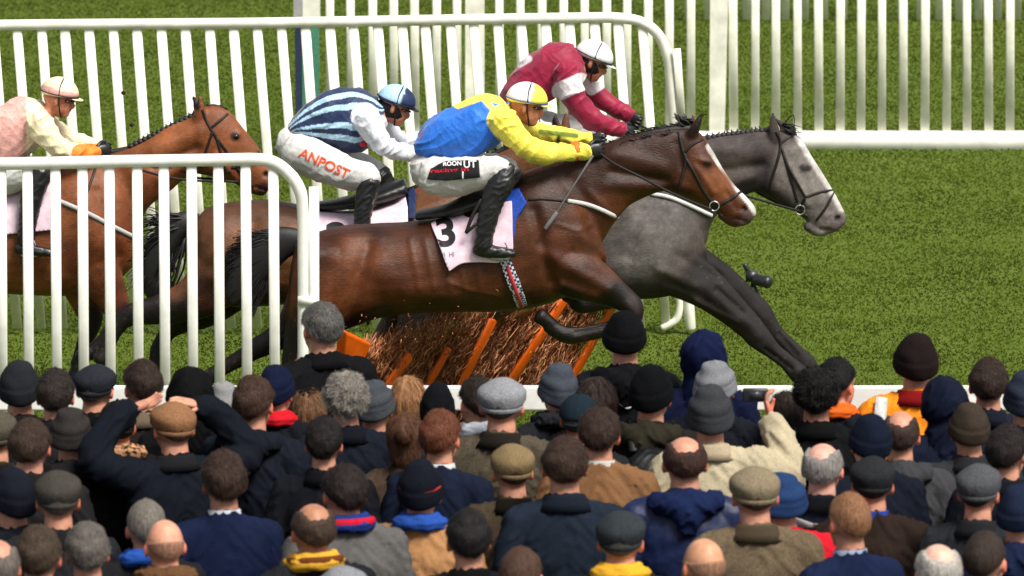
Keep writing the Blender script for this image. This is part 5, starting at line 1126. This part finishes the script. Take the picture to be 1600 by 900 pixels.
P_(1286, 688, 1.77, 'bald', (130, 126, 122), 'suit', (34, 40, 56), 'bald man with grey sides in dark navy coat', col='stand', colc=(24, 26, 34), sk=(212, 158, 140))
P_(801, 693, 1.72, 'flatcap', (122, 104, 74), 'overcoat', (74, 62, 46), 'man in olive and tan flat cap and brown waxed coat', col='stand', colc=(36, 30, 24), tw=1)
P_(882, 683, 1.80, 'short', (66, 46, 34), 'suit', (38, 50, 66), 'brown haired man in slate blue suit, broad shouldered', w=1.16)
P_(349, 709, 1.78, 'quiff', (66, 46, 34), 'suit', (26, 38, 74), 'man with brown hair and bright navy suit and white shirt collar', col='shirt', colc=(200, 205, 215), w=1.06)
P_(538, 725, 1.75, 'short', (44, 32, 28), 'overcoat', (104, 102, 100), 'dark haired man in grey coat with red and blue scarf', col='scarf', colc=(34, 58, 130), redscarf=1, w=1.1, yaw=-8)
P_(657, 726, 1.74, 'beanie', (22, 26, 40), 'overcoat', (172, 126, 84), 'person in navy woolly hat with a red stripe and blue scarf over a camel coat', col='scarf', colc=(40, 78, 160), hatstripe=1, w=1.05, yaw=18)
P_(1180, 728, 1.77, 'flatcap', (124, 112, 90), 'overcoat', (104, 90, 70), 'man in sandy tweed flat cap and brown tweed coat', tw=1, w=1.12)
P_(1219, 742, 1.70, 'knit', (40, 66, 112), 'overcoat', (206, 28, 44), 'person in red jacket and blue hat reading a white paper', paper=1, w=1.5, pose='front')
P_(1364, 713, 1.72, 'flatcap', (42, 44, 48), 'overcoat', (56, 42, 36), 'man in charcoal flat cap and dark brown coat with blue collar', col='shirt', colc=(36, 66, 160), w=1.08)
P_(1327, 768, 1.78, 'crop', (136, 96, 66), 'suit', (28, 42, 78), 'man with cropped sandy hair in navy suit', col='shirt', colc=(150, 165, 190))
P_(228, 779, 1.72, 'crop', (112, 106, 98), 'overcoat', (40, 40, 44), 'man with short grey hair and blue scarf behind the pink bald head', col='scarf', colc=(40, 84, 170), yaw=-10)
P_(489, 782, 1.76, 'bald', (78, 60, 48), 'overcoat', (40, 42, 48), 'balding brown haired man with yellow and brown scarf', col='scarf', colc=(206, 156, 50), brownscarf=1, sk=(172, 120, 92))
P_(732, 797, 1.76, 'short', (34, 30, 30), 'overcoat', (26, 28, 34), 'dark haired man with upturned black collar at the front', col='stand', colc=(16, 17, 20))
P_(970, 798, 1.76, 'flatcap', (52, 58, 62), 'overcoat', (44, 40, 42), 'man in dark grey flat cap with a bright yellow scarf', col='scarf', colc=(214, 160, 44))
P_(257, 807, 1.73, 'stubble', (150, 110, 90), 'overcoat', (50, 44, 40), 'bald pink headed man with brown fur collar', col='fur', colc=(110, 78, 52), sk=(214, 152, 124))
P_(136, 817, 1.76, 'short', (104, 98, 92), 'overcoat', (34, 32, 34), 'grey haired man at lower left')
P_(814, 853, 1.74, 'crop', (84, 58, 44), 'overcoat', (50, 46, 44), 'brown cropped head at the bottom edge below the slate blue suit')
P_(1099, 836, 1.74, 'stubble', (150, 112, 88), 'overcoat', (60, 54, 50), 'bald tan headed man at the bottom edge', sk=(200, 146, 112))
P_(1466, 845, 1.76, 'bald', (170, 164, 156), 'overcoat', (50, 50, 56), 'bald pale man with white sides at the bottom edge', sk=(220, 176, 156))
P_(535, 884, 1.72, 'flatcap', (118, 120, 124), 'overcoat', (60, 60, 64), 'pale grey cap just showing at the bottom edge')
# beyond the picture's sharp middle, the crowd goes on
P_(86, 577, 1.74, 'short', (50, 40, 34), 'overcoat', (40, 40, 46), 'dark haired man, second from the left end of the rail')
P_(30, 570, 1.76, 'beanie', (44, 46, 52), 'overcoat', (46, 42, 40), 'person in charcoal woolly hat farthest left at the rail')
P_(110, 640, 1.70, 'knit', (60, 56, 54), 'hooded', (36, 34, 36), 'person in brown grey woolly hat left of the leopard scarf', col='hooddown', colc=(36, 34, 36))
P_(46, 655, 1.75, 'short', (70, 52, 40), 'overcoat', (44, 42, 44), 'brown haired man in the second row at far left')
P_(-8, 640, 1.75, 'flatcap', (84, 78, 66), 'overcoat', (60, 54, 46), 'man in drab flat cap at the left edge', tw=1)
P_(90, 735, 1.76, 'flatcap', (70, 66, 60), 'overcoat', (44, 44, 50), 'man in grey brown flat cap left of centre in the far left group')
P_(18, 738, 1.74, 'beanie', (28, 32, 46), 'hooded', (30, 34, 46), 'person in dark navy woolly hat at the far left', col='hooddown', colc=(30, 34, 46))
P_(60, 822, 1.75, 'short', (80, 64, 50), 'suit', (38, 38, 46), 'light brown haired man in charcoal suit at lower far left')
P_(-5, 838, 1.72, 'bald', (110, 100, 94), 'overcoat', (40, 38, 38), 'balding grey man in the bottom left corner')
P_(1545, 560, 1.80, 'short', (58, 40, 32), 'overcoat', (36, 42, 60), 'dark brown haired man at the right end of the rail')
P_(1604, 585, 1.76, 'knit', (50, 58, 76), 'overcoat', (34, 40, 54), 'person in slate blue woolly hat at the right edge')
P_(1515, 632, 1.74, 'beanie', (70, 60, 50), 'overcoat', (60, 62, 66), 'person in brown woolly hat in the far right group')
P_(1575, 664, 1.76, 'short', (40, 30, 28), 'overcoat', (32, 36, 48), 'black brown haired man in navy coat at far right')
P_(1530, 724, 1.77, 'flatcap', (80, 82, 86), 'overcoat', (52, 54, 60), 'man in mid grey flat cap in the far right group')
P_(1596, 760, 1.74, 'beanie', (34, 44, 70), 'hooded', (30, 42, 76), 'person in blue hooded jacket and navy hat at far right', col='hooddown', colc=(30, 42, 76))
P_(1540, 828, 1.77, 'crop', (60, 46, 38), 'suit', (26, 36, 72), 'man with brown cropped hair in navy suit in the lower right corner')
P_(50, 905, 1.75, 'flatcap', (50, 46, 44), 'overcoat', (34, 34, 38), 'dark cap barely showing at the bottom left')

# stand everyone on the ground, then push apart those whose bodies would meet
def place(p):
    q = atz(p[0], p[1], p[2] + .012); return q.x, q.y
for it in range(400):
    moved = 0; XY = [place(p) for p in PE]
    for i in range(len(PE)):
        for j in range(i):
            dx = XY[i][0] - XY[j][0]; dy = XY[i][1] - XY[j][1]; wi = .21 * (PE[i][13].get('w', 1) + PE[j][13].get('w', 1))
            need = .30
            if abs(dx) < wi * .96 and abs(dy) < need * math.sqrt(max(0, 1 - (dx / wi) ** 2)) ** .8:
                s_ = 1 if dy > 0 else -1; e_ = .0035
                PE[i][2] = min(1.93, max(1.52, PE[i][2] - s_ * e_)); PE[j][2] = min(1.93, max(1.52, PE[j][2] + s_ * e_)); moved += 1
    for p in PE:
        while place(p)[1] > YR - .22 and p[2] < 1.95: p[2] += .004
    if not moved: break
print('pushed', it, moved, [(round(p[2], 2), p[7][:20]) for p in PE if p[2] > 1.9 or p[2] < 1.56])
def rel_mesh_box(lo, hi, mm='b'):
    g = G(); g.box(lo, hi); return g.mesh(mm)
for idx, (cx, ty, h, hk, hc, ck, cc, label, pose, col, colc, yaw, sk, ex) in enumerate(PE):
    x, y = place(PE[idx]); k = h / 1.75
    t = thing('person', label, 'person', (x, y, 0), 'spectators watching from behind the rail'); rr = random.Random(idx * 7 + 1)
    t.rotation_euler = (0, 0, R(-yaw + max(-30, min(30, rr.gauss(0, 13))) + math.degrees(math.atan2(x, y)) * -1)); t.scale = (k * (.5 + .5 * ex.get('w', 1)) * rr.uniform(.97, 1.04), k * rr.uniform(.96, 1.06), k)
    if pose == 'camera': t.rotation_euler = (0, 0, 0)
    hs_ = 1.06
    local('body', cached(('body', pose), lambda: make_body(pose)), skin(sk), t)
    ckk = ck; sd_ = idx % 3 if ck == 'overcoat' and pose == 'down' else 0
    co_ = local('coat' if ck != 'suit' else 'jacket', cached((ckk, pose, sd_), lambda: make_coat(ckk, pose, sd_ * 5)), fab('nylon' if ck == 'puffer' else ('tweed' if ex.get('tw') else 'wool'), cc), t)
    local('trousers', cached('tr', make_trousers), fab('wool', (34, 34, 40)), t); local('shoes', cached('sh', make_shoe), M_black, t)
    if col:
        mm = fab('leopard', (1, 1, 1)) if colc == 'leopard' else fab('knit' if col in ('scarf', 'fur') else 'wool', colc)
        local({'stand': 'collar', 'shirt': 'shirt_collar', 'hooddown': 'hood', 'scarf': 'scarf', 'fur': 'fur_collar'}[col], cached(('col', col), lambda: collar(col)), mm, t)
    elif ck in ('suit', 'overcoat'): local('collar', cached(('col', 'stand'), lambda: collar('stand')), fab('wool', tuple(int(v * .85) for v in cc)), t)
    sdd = idx % 3
    ishat = hk in ('flatcap', 'beanie', 'knit', 'ballcap', 'hood', 'bobble')
    if ishat:
        nm = {'flatcap': 'flat_cap', 'beanie': 'beanie', 'knit': 'beanie', 'ballcap': 'peaked_cap', 'hood': 'hood'}[hk]
        ho = local(nm, cached((hk, sdd), lambda: head_mesh(hk, sdd)), fab('tweed' if hk == 'flatcap' else 'knit' if hk in ('beanie', 'knit') else 'wool', hc), t)
        if hk != 'hood':
            hr = rr.choice([(60, 46, 38), (40, 32, 30), (92, 84, 78), (80, 60, 46)]); local('hair', cached(('stubhair', 0), lambda: head_mesh('stubble', 0)), fab('hair', hr), t)
    else: ho = local('hair', cached((hk, sdd), lambda: head_mesh(hk, sdd)), fab('hair', hc), t)
    if ex.get('hat'): local('beanie', cached((ex['hat'][0], 1), lambda: head_mesh(ex['hat'][0], 1)), fab('knit', ex['hat'][1]), t)
    if ex.get('hatstripe'):
        g = G(); g.tube([((.093) * math.sin(a), -.008 - .111 * math.cos(a), 1.655 + .03 * front(a), .0045, .007) for a in [2 * math.pi * i / 32 for i in range(33)]], n=8, k=1); local('stripe', g.mesh('stripe'), fab('knit', (190, 50, 30)), t)
    if ex.get('redscarf') or ex.get('brownscarf'):
        g = G(); g.tube([((.108) * math.sin(a), -.02 - .108 * math.cos(a), 1.505 + .014 * math.cos(a), .022, .016) for a in [2 * math.pi * i / 24 for i in range(25)]], n=8, k=1); me = g.mesh('scarf_stripe')
        local('scarf_stripe', me, fab('knit', (196, 26, 50) if ex.get('redscarf') else (120, 66, 34)), t)
    if ex.get('print_'):
        me = textflat('S E C O', .055, Matrix.Translation((-.075, -.165, 1.27)), .012); local('back_print', me, mat('pale_print', lin(176, 166, 132), .7), t)
    if ex.get('logo'):
        g = G(); g.tube([(-.035, -.175, 1.345, .004), (0, -.18, 1.325, .006), (.035, -.175, 1.345, .004)], n=6, k=3); g.tube([(-.04, -.172, 1.352, .004), (.04, -.172, 1.352, .004)], n=6, k=1); local('back_logo', g.mesh('back_logo'), mat('logo_white', (.5, .5, .5), .7), t)
    if ex.get('vest'):
        g = G()
        for s in (-1, 1): g.tube([(s * .185, -.160, .85, .03, .008), (s * .185, -.165, 1.05, .03, .006), (s * .185, -.162, 1.22, .03, .006), (s * .18, -.140, 1.36, .03, .006), (s * .165, -.075, 1.480, .03, .008)], n=10, k=4)
        local('reflective_strip', g.mesh('reflective_strip'), mat('reflective_tape', (.42, .43, .42), .45), t)
    if ex.get('strap_'):
        g = G(); g.tube([(-.13, -.06, 1.47, .014, .006), (-.08, -.165, 1.36, .014, .006), (.02, -.185, 1.20, .014, .006), (.14, -.175, 1.02, .014, .006), (.21, -.10, .9, .014, .006)], n=8, k=4); local('bag_strap', g.mesh('bag_strap'), fab('wool', (150, 96, 56)), t)
    if ex.get('bag'):
        b = thing('rucksack', 'black rucksack with white logo on the back of the person in black hat', 'rucksack', (x, y - .02, 0)); b.scale = (k, k, k)
        g = G(); g.tube([(0, -.235, .92, .13, .08), (0, -.245, 1.02, .155, .10), (0, -.245, 1.20, .155, .10), (0, -.23, 1.34, .13, .08), (0, -.21, 1.39, .08, .05)], n=24, k=3, e=3); mm = remesh(g, 'pack', .012, 3); displace(mm, folds(.007, 2)); local('pack', mm, fab('nylon', (16, 17, 20)), b)
        g = G(); g.tube([(0, -.31, .98, .11, .05), (0, -.33, 1.10, .115, .045), (0, -.315, 1.19, .10, .03)], n=20, k=3, e=3); local('pocket', g.mesh('pocket'), fab('nylon', (14, 15, 18)), b)
        g = G(); g.tube([(-.02, -.352, 1.235, .012, .004), (.035, -.352, 1.235, .012, .004)], n=8, k=1, e=4); local('logo', g.mesh('logo'), mat('logo_white', (.7, .7, .7), .6), b)
        for s in (-1, 1):
            g = G(); g.tube([(s * .09, -.17, 1.40, .022, .007), (s * .10, -.08, 1.495, .022, .007), (s * .105, .03, 1.48, .022, .007), (s * .115, .125, 1.36, .022, .007), (s * .13, .14, 1.15, .02, .007), (s * .18, -.02, 1.0, .015, .006), (s * .13, -.2, .96, .015, .006)], n=8, k=4); local('shoulder_strap', g.mesh('shoulder_strap'), fab('nylon', (18, 19, 22)), b)
    if ex.get('camera'):
        c_ = thing('compact_camera', 'small black camera held up by the cream jacket', 'camera', (x + .215 * k * 1.03, y + .20 * k, 1.70 * k))
        g = G(); g.tube([(-.055, 0, 0, .033, .016), (.055, 0, 0, .033, .016)], n=20, k=1, up=(0, 1, 0), e=5); local('body', g.mesh('body'), M_cam, c_)
        g = G(); g.tube([(0, .01, 0, .026), (0, .05, 0, .024)], n=20, k=1); local('lens', g.mesh('lens'), M_cam, c_)
        g = G(); g.add([(-.03, -.0175, -.02), (.03, -.0175, -.02), (.03, -.0175, .02), (-.03, -.0175, .02), (-.03, -.010, -.02), (.03, -.010, -.02), (.03, -.010, .02), (-.03, -.010, .02)], [(0, 1, 2, 3), (7, 6, 5, 4), (0, 4, 5, 1), (1, 5, 6, 2), (2, 6, 7, 3), (3, 7, 4, 0)]); local('screen', g.mesh('screen'), mat('camera_screen', (.03, .035, .04), .3), c_)
    if ex.get('paper'):
        c_ = thing('paper', 'white race card held open in front of the red jacket', 'paper', W(1270, 818, y + .24)); c_.rotation_euler = (R(-38), R(8), R(-12))
        g = G()
        for s in (-1, 1):
            v = [(0, 0, 0), (s * .105, 0, .018), (s * .105, .145, .018), (0, .145, 0)]; v += [(a, b_, c - .002) for a, b_, c in v]; g.add(v, [(0, 1, 2, 3), (7, 6, 5, 4), (0, 4, 5, 1), (1, 5, 6, 2), (2, 6, 7, 3), (3, 7, 4, 0)])
        local('sheet', g.mesh('sheet'), mat('paper_white', (.72, .73, .74), .8), c_)
bpy.context.view_layer.update()
